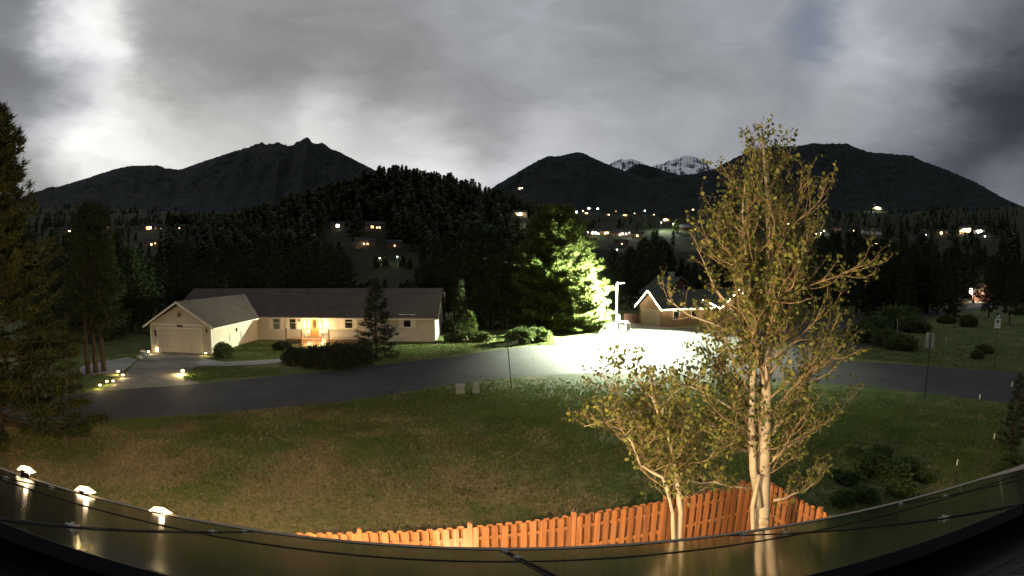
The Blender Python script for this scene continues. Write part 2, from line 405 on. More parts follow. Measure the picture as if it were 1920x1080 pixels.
def aspen_bark():
    """pale bark with dark horizontal scars and knots"""
    m, nt, b = new_mat('aspen bark'); N = nt.nodes.new; L = nt.links.new; tc = N('ShaderNodeTexCoord')
    def noise(sc, d, stretch):
        mp = N('ShaderNodeMapping'); mp.inputs['Scale'].default_value = stretch; L(tc.outputs['Object'], mp.inputs[0])
        n = N('ShaderNodeTexNoise'); n.inputs['Scale'].default_value = sc; n.inputs['Detail'].default_value = d; n.inputs['Roughness'].default_value = .65; L(mp.outputs[0], n.inputs[0]); return n.outputs['Fac']
    def ramp(f, p0, c0, p1, c1):
        r = N('ShaderNodeValToRGB'); r.color_ramp.elements[0].position = p0; r.color_ramp.elements[0].color = (*c0, 1); r.color_ramp.elements[1].position = p1; r.color_ramp.elements[1].color = (*c1, 1); L(f, r.inputs[0]); return r.outputs[0]
    base = ramp(noise(3, 5, (1, 1, .5)), .3, (.24, .205, .15), .7, (.42, .375, .29))
    scar = ramp(noise(2.2, 6, (2.2, 2.2, 9)), .27, (.16, .13, .10), .35, (1, 1, 1)); knot = ramp(noise(2.6, 3, (1, 1, 1.6)), .26, (.10, .08, .06), .33, (1, 1, 1))
    for q in (scar, knot):
        x = N('ShaderNodeMix'); x.data_type = 'RGBA'; x.blend_type = 'MULTIPLY'; x.inputs[0].default_value = 1; L(base, x.inputs[6]); L(q, x.inputs[7]); base = x.outputs[2]
    L(base, b.inputs['Base Color']); b.inputs['Roughness'].default_value = .8; b.inputs['Specular IOR Level'].default_value = .15
    bp = N('ShaderNodeBump'); bp.inputs['Strength'].default_value = .5; bp.inputs['Distance'].default_value = .02; L(noise(5, 6, (1, 1, 2)), bp.inputs['Height']); L(bp.outputs[0], b.inputs['Normal']); return m


M = dict(
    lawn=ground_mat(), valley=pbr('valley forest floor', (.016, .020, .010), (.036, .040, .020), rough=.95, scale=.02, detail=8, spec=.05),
    asphalt=asphalt_mat('asphalt', (.022, .022, .022), (.044, .043, .041)),
    concrete=pbr('concrete', (.13, .118, .10), (.21, .19, .165), rough=.85, scale=.8, detail=8, bump=.2, bscale=30),
    walk=pbr('walkway concrete', (.22, .21, .195), (.30, .29, .275), rough=.85, scale=1.2, detail=7),
    cream=siding_mat('cream siding', (.50, .45, .345)), trim=pbr('white trim', (.60, .56, .48), (.68, .64, .55), rough=.5, scale=3),
    whitepanel=pbr('painted steel panel', (.46, .41, .32), (.54, .49, .39), rough=.5, scale=2),
    roof=shingle_mat('brown shingles', (.056, .044, .037), (.082, .065, .055)), roofgreen=shingle_mat('green grey shingles', (.045, .056, .046), (.062, .072, .06)),
    roofdark=shingle_mat('dark shingles', (.030, .031, .033), (.048, .048, .050)),
    glassdark=pbr('dark window glass', (.012, .013, .014), rough=.08, spec=.6),
    brownwall=siding_mat('brown log siding', (.15, .085, .042), .22), redwall=siding_mat('red brown siding', (.10, .035, .022), .22),
    greywall=siding_mat('grey siding', (.22, .21, .20)), tanwall=siding_mat('tan siding', (.26, .20, .14)), whitewall=siding_mat('white siding', (.6, .6, .56)),
    door=wood_mat('varnished door', (.26, .10, .03), (.40, .18, .06)), deck=wood_mat('deck timber', (.16, .10, .06), (.26, .17, .10)),
    cedar=wood_mat('cedar', (.22, .086, .034), (.37, .165, .070)),
    metal=pbr('galvanised steel', (.42, .43, .43), (.5, .51, .5), rough=.4, metal=.7, scale=9), darkmetal=pbr('dark steel', (.025, .024, .022), (.05, .042, .034), rough=.6, scale=14, metal=.2),
    alu=pbr('aluminium', (.62, .62, .62), rough=.35, metal=.9), blackframe=pbr('black anodised frame', (.010, .010, .011), rough=.6, spec=.12),
    signgreen=pbr('sign green', (.012, .07, .045), (.02, .09, .06), rough=.5, scale=8), signwhite=pbr('sign white', (.55, .56, .52), (.65, .66, .62), rough=.5, scale=8),
    signdark=pbr('sign ink', (.03, .035, .035), rough=.6), signback=pbr('bare sign back', (.28, .28, .26), (.36, .36, .33), rough=.5, scale=6, metal=.3),
    pedestal=pbr('pale green plastic', (.13, .16, .145), (.18, .21, .195), rough=.5, scale=4), red=pbr('red plastic', (.35, .05, .04), rough=.5),
    stone=pbr('granite', (.16, .15, .14), (.30, .28, .26), rough=.9, scale=5, bump=.6),
    bark=pbr('pine bark', (.028, .020, .014), (.06, .042, .028), rough=.95, scale=6, bump=.6, stretch=(1, 1, .3)),
    aspenbark=aspen_bark(),
    twig=pbr('aspen twig bark', (.15, .11, .066), (.27, .20, .12), rough=.85, scale=5),
    needle=leafy('dark needles', (.018, .027, .012), (.033, .046, .019), (.056, .068, .029), .15, .6),
    needlelit=leafy('lamp-lit pine needles', (.046, .062, .017), (.076, .098, .026), (.12, .14, .040), .35, .8),  # brighter needle copy for trees beside lamps, lamp light put into the colour
    needlewarm=leafy('ponderosa needles', (.020, .027, .010), (.034, .041, .015), (.055, .058, .022), .2, .8),
    spruce=leafy('spruce needles', (.016, .024, .012), (.028, .038, .020), (.046, .056, .030), .12, 1),
    shrub=leafy('shrub leaves', (.045, .068, .022), (.080, .108, .036), (.12, .145, .056), .35, 1.5),
    juniper=leafy('juniper sprays', (.016, .024, .012), (.028, .038, .018), (.046, .056, .026), .12, 1),
    weed=leafy('weed leaves', (.042, .072, .020), (.072, .108, .032), (.11, .14, .05), .35, 1.5),
    aspenleaf=leafy('aspen leaves', (.046, .062, .016), (.088, .106, .026), (.18, .185, .044), .3, 1.0, .5, .2),
    blade=leafy('grass blades', (.060, .092, .024), (.094, .130, .034), (.13, .152, .052), .4, .35, .8),
    drybladelit=leafy('dry lamp-lit grass blades', (.09, .082, .038), (.19, .155, .082), (.32, .25, .14), .3, .35, .8),  # dry blades, their tan lifted with the lawn for the eave-lamp wash
    forest=leafy('far forest', (.035, .044, .024), (.055, .066, .034), (.08, .090, .048), .1, .05),
    warm=emit('warm lamp glow', (1.0, .66, .28), 16), amber=emit('amber window', (1.0, .45, .14), 5), warmsoft=emit('warm window', (1.0, .62, .28), 9), white=emit('white lamp glow', (.95, 1.0, .86), 20),
    eave=emit('eave lamp lens', (1.0, .74, .42), 4), globe=emit('globe lamp', (1.0, .76, .36), 7), bulb=emit('string bulb', (1.0, .86, .52), 42), redlamp=emit('red beacon', (1.0, .08, .05), 20),
    led=emit('led panel', (.86, 1.0, .82), 400), frosted=emit('lit sidelight', (1.0, .50, .18), 1.6), dooroval=emit('lit door oval', (1.0, .42, .16), .55),
)


def solar_mat():
    m, nt, b = new_mat('solar glass'); N = nt.nodes.new; L = nt.links.new
    tc = N('ShaderNodeTexCoord')
    n = N('ShaderNodeTexNoise'); n.inputs['Scale'].default_value = 6; n.inputs['Detail'].default_value = 6; L(tc.outputs['Object'], n.inputs[0])
    mr = N('ShaderNodeMapRange'); L(n.outputs[0], mr.inputs[0]); mr.inputs[3].default_value = .07; mr.inputs[4].default_value = .13; L(mr.outputs[0], b.inputs['Roughness'])
    b.inputs['Base Color'].default_value = (.016, .017, .020, 1); b.inputs['IOR'].default_value = 1.5
    return m


M['solar'] = solar_mat()

# ------------------------------------------------------------------ terrain
PROF = [(0, 0), (165, 0), (205, 7.5), (255, 16.1), (400, 30), (600, 51.5), (900, 89), (1400, 152), (2500, 279), (6000, 640), (12000, 1200)]
KNOLL = [(360, 450), (430, 432), (480, 414), (560, 394), (640, 371), (690, 355), (715, 346), (760, 350), (800, 352), (850, 364), (900, 377), (960, 398), (1010, 416), (1080, 434)]
_ka = np.array([azel(*p) for p in KNOLL])
KD = 450.0


def zg(x, y):
    x = np.asarray(x, float); y = np.asarray(y, float)
    r = np.hypot(x, y); az = np.arctan2(x, y)
    b = np.interp(r, [p[0] for p in PROF], [p[1] for p in PROF])
    b = b + np.clip((r - 165) / 260, 0, 1) * (fbm(x / 130 + 40, y / 130 + 9, 4, 3) - .5) * np.clip(r * .055, 0, 40)
    e = np.interp(az, _ka[:, 0], _ka[:, 1])
    edge = np.clip((az - (_ka[0, 0] - .10)) / .10, 0, 1) * np.clip(((_ka[-1, 0] + .10) - az) / .10, 0, 1)
    crest = (CAM_H + KD * np.tan(e)) * edge
    s = np.where(r < KD, 175.0, 330.0)
    k = crest * np.exp(-((r - KD) / s) ** 2) * (1 + .05 * (fbm(x / 45, y / 45, 3, 11) - .5))
    d = np.clip((r - 150) / 60, 0, 1)
    return np.where(az < 1.6, np.maximum(b, k * d), b)


def z1(x, y): return float(zg(np.array([x]), np.array([y]))[0])


def hit_ground(px, py, far=3500, near=40.0):
    """where the line of sight through a point of the view meets the rising land"""
    d = ray(px, py); t = np.geomspace(near, far, 900)
    p = np.array(CAMP)[None] + t[:, None] * np.array(d)[None]
    below = p[:, 2] <= zg(p[:, 0], p[:, 1])
    i = np.argmax(below)
    if not below[i]: return None
    q = p[i]; return Vector((q[0], q[1], z1(q[0], q[1])))


def build_ground():
    az = np.concatenate([np.linspace(-math.pi, -1.3, 24, endpoint=False), np.linspace(-1.3, 1.3, 420, endpoint=False), np.linspace(1.3, math.pi, 24)])
    rr = np.concatenate([[0.0], np.geomspace(2, 100, 46), np.geomspace(104, 700, 130), np.geomspace(715, 12000, 60)])
    A, Q = np.meshgrid(az, rr)
    x = np.sin(A) * Q; y = np.cos(A) * Q; z = zg(x, y)
    v = np.stack([x, y, z], -1).reshape(-1, 3)
    n, k = A.shape
    i = np.arange(n - 1)[:, None] * k + np.arange(k - 1)[None]
    f = np.stack([i, i + 1, i + k + 1, i + k], -1).reshape(-1, 4)[:, ::-1]
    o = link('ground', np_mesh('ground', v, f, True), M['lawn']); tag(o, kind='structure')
    o.data.materials.append(M['valley']); o.data.polygons.foreach_set('material_index', np.repeat((rr[:-1] > 150).astype(np.int32), k - 1)); return o


ground = build_ground()


def sheet(name, pts, z, mat, kind='structure', jit=.0, step=1.0):
    """a flat sheet inside a closed outline, with slightly uneven edges"""
    rnd = random.Random(name); out = []
    n = len(pts)
    for i in range(n):
        a = Vector(pts[i][:2]); b = Vector(pts[(i + 1) % n][:2]); m = max(1, int((b - a).length / step))
        for k in range(m):
            q = a.lerp(b, k / m)
            if jit: q = q + Vector((rnd.uniform(-jit, jit), rnd.uniform(-jit, jit)))
            out.append(q)
    bm = bmesh.new(); vs = [bm.verts.new((q.x, q.y, z)) for q in out]
    es = [bm.edges.new((vs[i], vs[(i + 1) % len(vs)])) for i in range(len(vs))]
    bmesh.ops.triangle_fill(bm, edges=es, use_beauty=True, use_dissolve=False)
    bmesh.ops.recalc_face_normals(bm, faces=bm.faces[:])
    for f in bm.faces:
        if f.normal.z < 0: f.normal_flip()
    me = bpy.data.meshes.new(name); bm.to_mesh(me); bm.free()
    o = link(name, me, mat); return tag(o, kind=kind)


G = lambda *l: [gp(*p) for p in l]
road_far = G((60, 748), (200, 733), (377, 720), (500, 707), (600, 698), (680, 689), (760, 679), (850, 668), (930, 656), (1000, 648), (1045, 641))
court = [Vector((7.5, 57.5, 0)), Vector((11, 62.6, 0)), Vector((15, 64.4, 0)), Vector((22, 65.2, 0)), Vector((33, 66.5, 0))]
side_far = [Vector((44, 70, 0)), Vector((62, 79, 0)), Vector((84, 88, 0)), Vector((112, 97, 0)), Vector((140, 104, 0))]
side_near = [Vector((142, 97, 0)), Vector((114, 88, 0)), Vector((88, 78, 0)), Vector((66, 67, 0)), Vector((50, 56, 0)), Vector((41, 48, 0))]
road_rfar = G((1560, 668), (1600, 677), (1700, 684), (1800, 691), (1900, 698)) + [Vector((60, 22, 0)), Vector((90, 8, 0))]
road_near = [Vector((88, -2, 0)), Vector((50, 12, 0))] + G((1900, 757), (1733, 736), (1570, 720), (1400, 708), (1250, 700), (1100, 699), (1000, 703), (930, 709), (850, 719), (700, 745), (600, 757), (400, 775), (200, 787)) + [Vector((-30, 16, 0)), Vector((-46, 6, 0))]
start = [Vector((-52, 14, 0))]
road = sheet('road', road_far + court + side_far + side_near + road_rfar + road_near + start, .006, M['asphalt'], jit=.10, step=.8)
# a lighter gravel shoulder along the near edge of the road
shoulder_out = [p + Vector((0, -.32, 0)) for p in road_near[4:16]]
gravel = sheet('road_shoulder', road_near[4:16] + shoulder_out[::-1], .003, pbr('gravel', (.05, .046, .034), (.085, .078, .06), rough=.95, scale=9, bump=.6), jit=.14, step=.5)
driveway = sheet('driveway', G((303, 656), (381, 665.5), (378, 676), (355, 700), (340, 708), (378, 719.5)) + G((200, 732), (232, 703), (262, 672), (290, 658)), .012, M['concrete'], jit=.0)
walk = sheet('walkway', G((377, 671), (420, 679), (470, 677), (540, 672), (545, 677), (500, 683), (430, 686), (366, 686)), .016, M['walk'], jit=.02)
sidepad = sheet('concrete_pad', G((150, 690), (160, 683), (240, 670), (258, 675), (225, 700), (150, 702)), .009, M['walk'], jit=.02)
drive2 = sheet('neighbour_driveway', [Vector((13.2, 64.6, 0)), Vector((22, 65.6, 0)), Vector((19.5, 66.6, 0)), Vector((17.3, 71.4, 0)), Vector((16, 76, 0)), Vector((10.5, 76, 0)), Vector((9.5, 68, 0))], .010, M['concrete'])
drive3 = sheet('far_driveway', [gp(1812, 580), gp(1850, 571), gp(1890, 566), gp(1892, 560), gp(1860, 561), gp(1815, 566)], .010, M['concrete'])
# expansion joints of the garage driveway are recessed strips of dark filler
for k, (a, b) in enumerate([((258, 676), (374, 683)), ((232, 703), (350, 704))]):
    p, q = gp(*a), gp(*b); d = (q - p).normalized(); s = Vector((-d.y, d.x, 0)) * .02
    o = link('expansion_joint', np_mesh('expansion_joint', [(*(p + s)[:2], .017), (*(p - s)[:2], .017), (*(q - s)[:2], .017), (*(q + s)[:2], .017)], [(0, 1, 2, 3)]), M['asphalt'], driveway)


# ------------------------------------------------------------------ mountains
def mountain(name, ridge, D, front, zbase, mat, relief=.10, ncol=420, nrow=46, jag=3.0, seed=0, power=1.0):
    a = np.array([azel(*p) for p in ridge]); az = np.linspace(a[0, 0], a[-1, 0], ncol); el = np.interp(az, a[:, 0], a[:, 1])
    el = np.convolve(np.pad(el, 1, 'edge'), [.25, .5, .25], 'valid')
    Dr = D * (1 + .05 * (fbm(az * 9, az * 0 + seed, 3, seed) - .5))
    H = CAM_H + Dr * np.tan(el) + (fbm(az * 260, az * 0, 3, seed + 5) - .5) * jag * 2.2
    vs = []
    tb = np.concatenate([np.linspace(-.45, -.03, 9), np.linspace(0, 1, nrow)])
    for t in tb:
        if t < 0:
            d = Dr * (1 - t); z = zbase + (H - zbase) * (1 + t * 1.6)
        else:
            d = Dr + (front - Dr) * t; z = zbase + (H - zbase) * (1 - t) ** power
        x = np.sin(az) * d; y = np.cos(az) * d
        w = np.clip(t * 5, 0, 1) * np.clip((1 - t) * 2.5, 0, 1) if t > 0 else 0
        g = az * 38 + (t - .5) * 1.2 * (fbm(az * 14, az * 0 + 3, 2, seed + 2) - .5) * 8
        ridges = 1 - 2 * np.abs(fbm(g * .5, az * 0 + t * 1.5, 4, seed + 9) - .5) * 2
        z = z + (H - zbase) * relief * w * (ridges - .55) + (fbm(x / (D * .012), y / (D * .012), 4, seed + 1) - .5) * (H - zbase) * .06 * w
        vs.append(np.stack([x, y, z], -1))
    v = np.array(vs); n, k, _ = v.shape
    i = np.arange(n - 1)[:, None] * k + np.arange(k - 1)[None]
    f = np.stack([i, i + 1, i + k + 1, i + k], -1).reshape(-1, 4)
    o = link(name, np_mesh(name, v.reshape(-1, 3), f[:, ::-1], True), mat)
    tag(o, kind='structure'); return o


m_for = mountain_mat('forested mountain', (.009, .0115, .012), (.022, .023, .026), .02)
m_rock = mountain_mat('crag mountain', (.020, .022, .023), (.048, .048, .052), .16)
m_snow = mountain_mat('snow mountain', (.05, .05, .062), (.085, .082, .092), .2, snow=-.05, scale=.45)
L1 = [(-70, 405), (0, 385), (65, 362), (90, 352), (110, 350), (150, 338), (205, 320), (240, 311), (295, 310), (310, 315), (338, 318), (380, 303), (440, 283), (500, 273), (540, 273), (549, 273), (556, 266), (563, 264), (570, 260), (576, 257), (581, 260), (585, 268), (592, 270), (605, 267), (620, 279), (635, 284), (650, 292), (690, 312), (712, 324), (760, 346), (830, 372), (920, 402)]
mts = [mountain('mountain', L1, 4500, 1500, 140, m_for, seed=3, ncol=620, jag=4, relief=.06),
       mountain('mountain_crag', [(430, 300), (455, 279), (480, 271), (492, 267), (500, 271), (512, 270), (520, 266), (530, 269), (545, 278), (570, 300)], 5600, 4400, 500, m_rock, seed=8, ncol=160, jag=14),
       mountain('mountain_cone', [(840, 392), (880, 374), (915, 357), (950, 335), (990, 312), (1010, 300), (1030, 292), (1045, 293), (1060, 290), (1072, 287), (1080, 285), (1095, 287), (1120, 300), (1150, 312), (1180, 325), (1230, 340), (1300, 352), (1420, 375)], 3500, 1400, 140, m_for, seed=12, ncol=420, jag=4, relief=.06),
       mountain('snow_peak', [(1125, 322), (1145, 306), (1165, 297), (1172, 300), (1180, 298), (1187, 298), (1200, 304), (1215, 311), (1245, 326)], 9000, 6500, 900, m_snow, seed=21, ncol=160, jag=12, relief=.16),
       mountain('snow_summit', [(1205, 328), (1225, 312), (1231, 308), (1243, 307), (1250, 303), (1268, 297), (1271, 296), (1272.5, 299), (1276, 295), (1281, 291.5), (1290, 291.5), (1300, 293), (1312, 298), (1324, 305), (1330, 312), (1350, 322), (1375, 335)], 10000, 7200, 900, m_snow, seed=23, ncol=220, jag=14, relief=.16),
       mountain('mountain_spur', [(1145, 342), (1170, 322), (1185, 312), (1200, 307), (1225, 313), (1240, 318), (1265, 325), (1320, 345)], 5600, 3600, 300, m_for, seed=30, ncol=160, jag=6),
       mountain('mountain_ridge', [(1120, 372), (1180, 346), (1240, 331), (1300, 326), (1340, 316), (1370, 300), (1400, 285), (1440, 276), (1500, 273), (1515, 270), (1525, 268), (1545, 270), (1560, 269), (1590, 269), (1605, 277), (1630, 285), (1670, 288), (1710, 292), (1730, 302), (1780, 320), (1830, 342), (1880, 370), (1920, 389), (2000, 430)], 3000, 1250, 120, m_for, seed=41, ncol=620, jag=4, relief=.06)]
_bvh = [BVHTree.FromPolygons([tuple(v.co) for v in o.data.vertices], [tuple(p.vertices) for p in o.data.polygons]) for o in mts]


def hit_far(px, py):
    d = ray(px, py); best = None
    g = hit_ground(px, py, 4000)
    if g is not None: best = ((g - CAMP).length, g)
    for b in _bvh:
        loc, nn, i, dist = b.ray_cast(CAMP, d)
        if loc is not None and (best is None or dist < best[0]): best = (dist, loc)
    return best[1] if best else None


# ------------------------------------------------------------------ plants
def unit(a): return a / np.maximum(np.linalg.norm(a, axis=1, keepdims=True), 1e-9)


def sprays(rng, P, D, m, length, width, spread=.8, droop=0.0):
    """m thin needle blades at each point P, fanned about direction D"""
    n = len(P); P = np.repeat(P, m, 0); D = np.repeat(D, m, 0)
    d = unit(D + rng.normal(0, spread, D.shape) + np.array([0, 0, -droop]))
    s = unit(np.cross(d, rng.normal(0, 1, d.shape)))
    ln = length * rng.uniform(.6, 1.3, (len(P), 1)); wd = width * rng.uniform(.6, 1.3, (len(P), 1))
    P = P + rng.normal(0, length * .18, P.shape)
    v = np.stack([P - s * wd, P + s * wd, P + d * ln], 1).reshape(-1, 3)
    return v, np.arange(len(v)).reshape(-1, 3)


def conifer_mesh(seed, H, Rm, start=.12, nb=90, per=9, m=5, nl=.45, nw=.09, droop=.25, shape=.8, up=.0, ragged=.3, tips=.35, lean=0.0):
    """trunk with limbs, and a crown of needle sprays along the limbs"""
    rng = np.random.default_rng(seed)
    t = MB(); k = 7
    trunk_pts = [Vector((lean * (i / k) ** 2 + rng.normal(0, .03), rng.normal(0, .03), H * i / k)) for i in range(k + 1)]
    r0 = H * .016 + .03
    t.tube(trunk_pts, [max(.015, r0 * (1 - .93 * i / k)) for i in range(k + 1)], 7)
    PP = []; DD = []
    for i in range(nb):
        h = start + (1 - start) * ((i + rng.uniform(0, 1)) / nb) ** .92
        q = (h - start) / (1 - start)
        prof = (1 - q) ** shape * min(1, (q + .10) / .16) ** .6
        L = Rm * prof * rng.uniform(1 - ragged, 1 + ragged * .5) + .12
        a = i * 2.39996 + rng.normal(0, .35)
        el = up + .45 * q - droop * (1 - q) + rng.normal(0, .12)
        d0 = np.array([math.cos(a) * math.cos(el), math.sin(a) * math.cos(el), math.sin(el)])
        z0 = H * h; c0 = np.array([lean * h * h, 0, z0])
        n = max(3, int(per * L / Rm * 1.3) + 2)
        s = np.sort(rng.uniform(.28, 1.0, n)) ** .85
        cv = np.array([0, 0, 1.0]) * (rng.uniform(-.02, .18) * L)
        pts = c0 + d0 * (L * s)[:, None] + cv * (s ** 2)[:, None] - np.array([0, 0, droop * .25 * L]) * np.sin(s * 2.2)[:, None]
        side = np.cross(d0, [0, 0, 1.0]); side /= np.linalg.norm(side)
        pts = pts + side * (rng.normal(0, .5, n) * L * .26 * (1.15 - s))[:, None]
        PP.append(pts); DD.append(np.repeat(d0[None], n, 0) * (1 - tips) + np.array([0, 0, tips]))
        if i % 2 == 0 or L > Rm * .5:
            e = c0 + d0 * L * .85 + cv * .7 - np.array([0, 0, droop * .2 * L])
            t.tube([c0, c0 + d0 * L * .45 - np.array([0, 0, droop * .18 * L]), e], [max(.01, r0 * .22 * (1 - q * .7)), max(.008, r0 * .13), .006], 4, caps=False)
    P = np.concatenate(PP); D = np.concatenate(DD)
    v, f = sprays(rng, P, D, m, nl, nw, .62, droop * .6)
    return t.mesh('trunk', True), np_mesh('crown', v, f)


def make_tree(name, meshes, mats, label, cat, loc, rotz=0.0, s=(1, 1, 1), group=None):
    t = thing(name, label, cat, loc, rotz, group); t.scale = s
    link('trunk', meshes[0], mats[0], t); link('crown', meshes[1], mats[1], t)
    return t


def place_tree(src, loc, rotz, s, label=None, group=None):
    r = src.copy(); COL.objects.link(r); r.location = loc; r.rotation_euler = (0, 0, rotz); r.scale = s
    if label: r['label'] = label
    if group: r['group'] = group
    for ch in src.children:
        c = ch.copy(); COL.objects.link(c); c.parent = r
    return r


def bush_mesh(seed, rx, ry, h, n, m, leaf, wid, flat=.5, core=True):
    """stems and leaves filling a lumpy dome"""
    rng = np.random.default_rng(seed); t = MB()
    a = rng.uniform(0, 2 * math.pi, n); ct = rng.uniform(-.55, 1, n); u = rng.uniform(.35, 1, n) ** .4
    lump = .86 + .16 * np.sin(a * 3 + seed) * np.cos(ct * 4 + seed) + .10 * np.sin(a * 7 + seed * 3 + ct * 6) + rng.normal(0, .05, n)
    sr = np.sqrt(1 - ct ** 2) * u * lump
    P = np.stack([np.cos(a) * sr * rx, np.sin(a) * sr * ry, np.maximum(.03, (ct * u * lump + .55) / 1.55 * h)], 1)
    D = unit(np.stack([np.cos(a), np.sin(a), np.full(n, flat + .3)], 1))
    v, f = sprays(rng, P, D, m, leaf, wid, .8)
    for i in range(10):
        b = 2 * math.pi * i / 10
        t.tube([(0, 0, 0), (math.cos(b) * rx * .3, math.sin(b) * ry * .3, h * .35), (math.cos(b + .3) * rx * .6, math.sin(b + .3) * ry * .6, h * .65)], [.03, .02, .008], 4)
    return t.mesh('stems'), np_mesh('foliage', v, f)


def make_bush(name, meshes, mat, label, cat, loc, rotz=0.0, s=(1, 1, 1), group=None):
    t = thing(name, label, cat, loc, rotz, group); t.scale = s
    link('stems', meshes[0], M['bark'], t); link('foliage', meshes[1], mat, t); return t
world.cycles.sampling_method = 'MANUAL'; world.cycles.sample_map_resolution = 256

# ------------------------------------------------------------------ the roof the camera looks over, with its solar panels
# frame of the roof plane: pd along the eave, pw down the slope, pn out of the roof; the camera is .22 m off the panel glass
pn = Vector((.004, .505, 1)).normalized()
pd = Vector((math.cos(.139), math.sin(.139), 0)); pd = (pd - pn * pn.dot(pd)).normalized(); pw = pn.cross(pd)


def rp(u, v, h=0.0): return CAMP + pd * u + pw * v + pn * (h - .22)


from mathutils import Matrix
roof_m = Matrix((pd, pw, pn)).transposed().to_4x4()


def roof_empty(name, label, cat, u, v, group=None):
    t = thing(name, label, cat, group=group); mm = roof_m.copy(); mm.translation = rp(u, v, 0); t.matrix_world = mm; return t


V0, V1, V2 = 1.22, 2.735, 3.76
PW, GAP = 1.72, .018


def panel_parts(t, w, d):
    fr = MB(); th = .04; e = .011
    fr.box(0, w, 0, e, -th, .0015); fr.box(0, w, d - e, d, -th, .0015); fr.box(0, e, e, d - e, -th, .0015); fr.box(w - e, w, e, d - e, -th, .0015)
    fr.build('frame', M['blackframe'], t)
    MB().box(e, w - e, e, d - e, -.012, -.002).build('glass', M['solar'], t)


def clamp(t, u, v):
    c = MB(); c.box(u - .021, u + .021, v - .02, v + .02, .002, .007); c.lathe([(.007, .007), (.007, .013), (.004, .015)], 8, (u, v, 0)); c.box(u - .008, u + .008, v - .02, v + .02, -.04, .002)
    c.build('clamp', M['metal'], t)


names = ['leftmost', 'second', 'third', 'fourth', 'fifth', 'sixth']
for row, (va, vb) in enumerate(((V1 + GAP / 2, V2), (V0, V1 - GAP / 2))):
    for j, k in enumerate(range(-3, 3)):
        u0 = .411 + k * PW
        t = roof_empty('solar_panel', f'black glass solar panel, {names[j]} from the picture\'s left in the {"row nearer the camera" if row else "row along the eave"}', 'solar panel', u0, va, 'solar panels on the roof')
        panel_parts(t, PW - GAP, vb - va)
        for vv in ((.24, (vb - va) - .24) if row == 0 else (.45,)): clamp(t, -GAP / 2, vv)

own = roof_empty('house', 'own house seen from its roof, dark shingles under the solar panels', 'house', 0, 0)
slab = MB().box(-9, 9, -1.4, 4.02, -.26, -.17).build('roof', M['roofdark'], own)
rnd = random.Random(4)
tab = MB().box(0, .326, 0, .30, 0, .006).mesh('shingle')
for r in range(9):
    for c in range(-15, 15):
        v = -.55 + r * .2; u = c * .333 + (r % 2) * .166
        if -2.4 < u < 2.4 and v > .75: continue
        o = link('shingle', tab, M['roofdark'], slab); o.location = (u, v, -.168 - .012 * (r % 2) * 0 + .0035 * rnd.random()); o.rotation_euler = (-.02, 0, rnd.uniform(-.006, .006))
gut = MB()
gut.prism([(4.02, -.16), (4.14, -.16), (4.14, -.26), (4.13, -.26), (4.13, -.168), (4.03, -.168), (4.03, -.30), (4.02, -.30)], 9, 'x', -9)
gut.box(-9, 9, 4.03, 4.13, -.30, -.292)
gut.prism([(4.12, -.16), (4.15, -.16), (4.155, -.008), (4.145, -.004), (4.12, -.10)], 9, 'x', -9)
gut.build('gutter', pbr('cream gutter', (.45, .38, .28), rough=.4), slab)
# walls of the house below the eave (own frame is tilted with the roof, so the wall is its own thing)
eave_c = rp(0, 3.7, -.3)
wall_t = thing('house_wall', 'tan siding wall of the own house below its gutter', 'wall', (0, 0, 0), math.atan2(pd.y, pd.x))
inv = wall_t.matrix_basis.inverted(); ec = inv @ eave_c
MB().box(-9, 9, ec.y - 9, ec.y, -.3, ec.z - .25).build('siding', M['tanwall'], wall_t)


# lit eave lamps clipped to the gutter
for px, py, lab in ((47, 876, 'lit eave lamp on the gutter, leftmost of three'), (157, 914, 'lit eave lamp on the gutter, middle of three'), (297, 953, 'lit eave lamp on the gutter, closest of three to the fence')):
    d = ray(px, py); a = rp(0, 4.09); nn = pw
    t_ = (a - CAMP).dot(nn) / d.dot(nn); p = CAMP + d * t_
    u = (p - CAMP).dot(pd); h = (p - CAMP).dot(pn) + .22
    l = roof_empty('eave_lamp', lab, 'lamp', u, 4.09, 'lit lamps along the gutter')
    MB().box(-.03, .03, -.02, .05, -.20, h - .045).build('bracket', M['blackframe'], l)
    MB().lathe([(.03, 0), (.055, .012), (.06, .018)], 12, (0, 0, h - .05)).build('base', M['blackframe'], l, True)
    MB().prism([(-.085, -.045), (.045, -.046), (.115, -.018), (.06, .000), (.02, .014), (-.03, .006)], .05, 'y', -.03).build('lens', M['eave'], l).location = (0, 0, h)
    lamp('eave_lamp_light', 'POINT', (0, .40, h - .38), EAVE_W, (1.0, .68, .36), l, .06)
    lamp('eave_lamp_glow', 'POINT', (.03, .02, h + .05), .25, (1.0, .70, .40), l, .025)

# wall lamp under the eave and a garden flood lamp: they light the fence and the aspens
lantern_p = inv.inverted() @ Vector((2.3, ec.y + .12, 2.7))
lt = thing('wall_lantern', 'lit lantern on the wall under the gutter facing the fence', 'lamp', lantern_p)
MB().box(-.06, .06, -.12, -.06, -.16, .16).build('backplate', M['darkmetal'], lt)
MB().lathe([(.05, -.14), (.08, .06), (.02, .12)], 8).build('glass', M['warmsoft'], lt)
lamp('wall_lantern_light', 'POINT', (0, .14, 0), WALL_W, (1.0, .76, .47), lt, .10)
fl = thing('garden_flood_lamp', 'small flood lamp on a spike in front of the cedar fence', 'lamp', (-1.2, 9.95, 0))
MB().tube([(0, 0, -.1), (0, 0, .3)], .012, 6).build('spike', M['darkmetal'], fl)
MB().box(-.07, .07, -.03, .03, .28, .40).build('head', M['darkmetal'], fl); MB().box(-.06, .06, .031, .036, .29, .39).build('lens', M['warm'], fl)
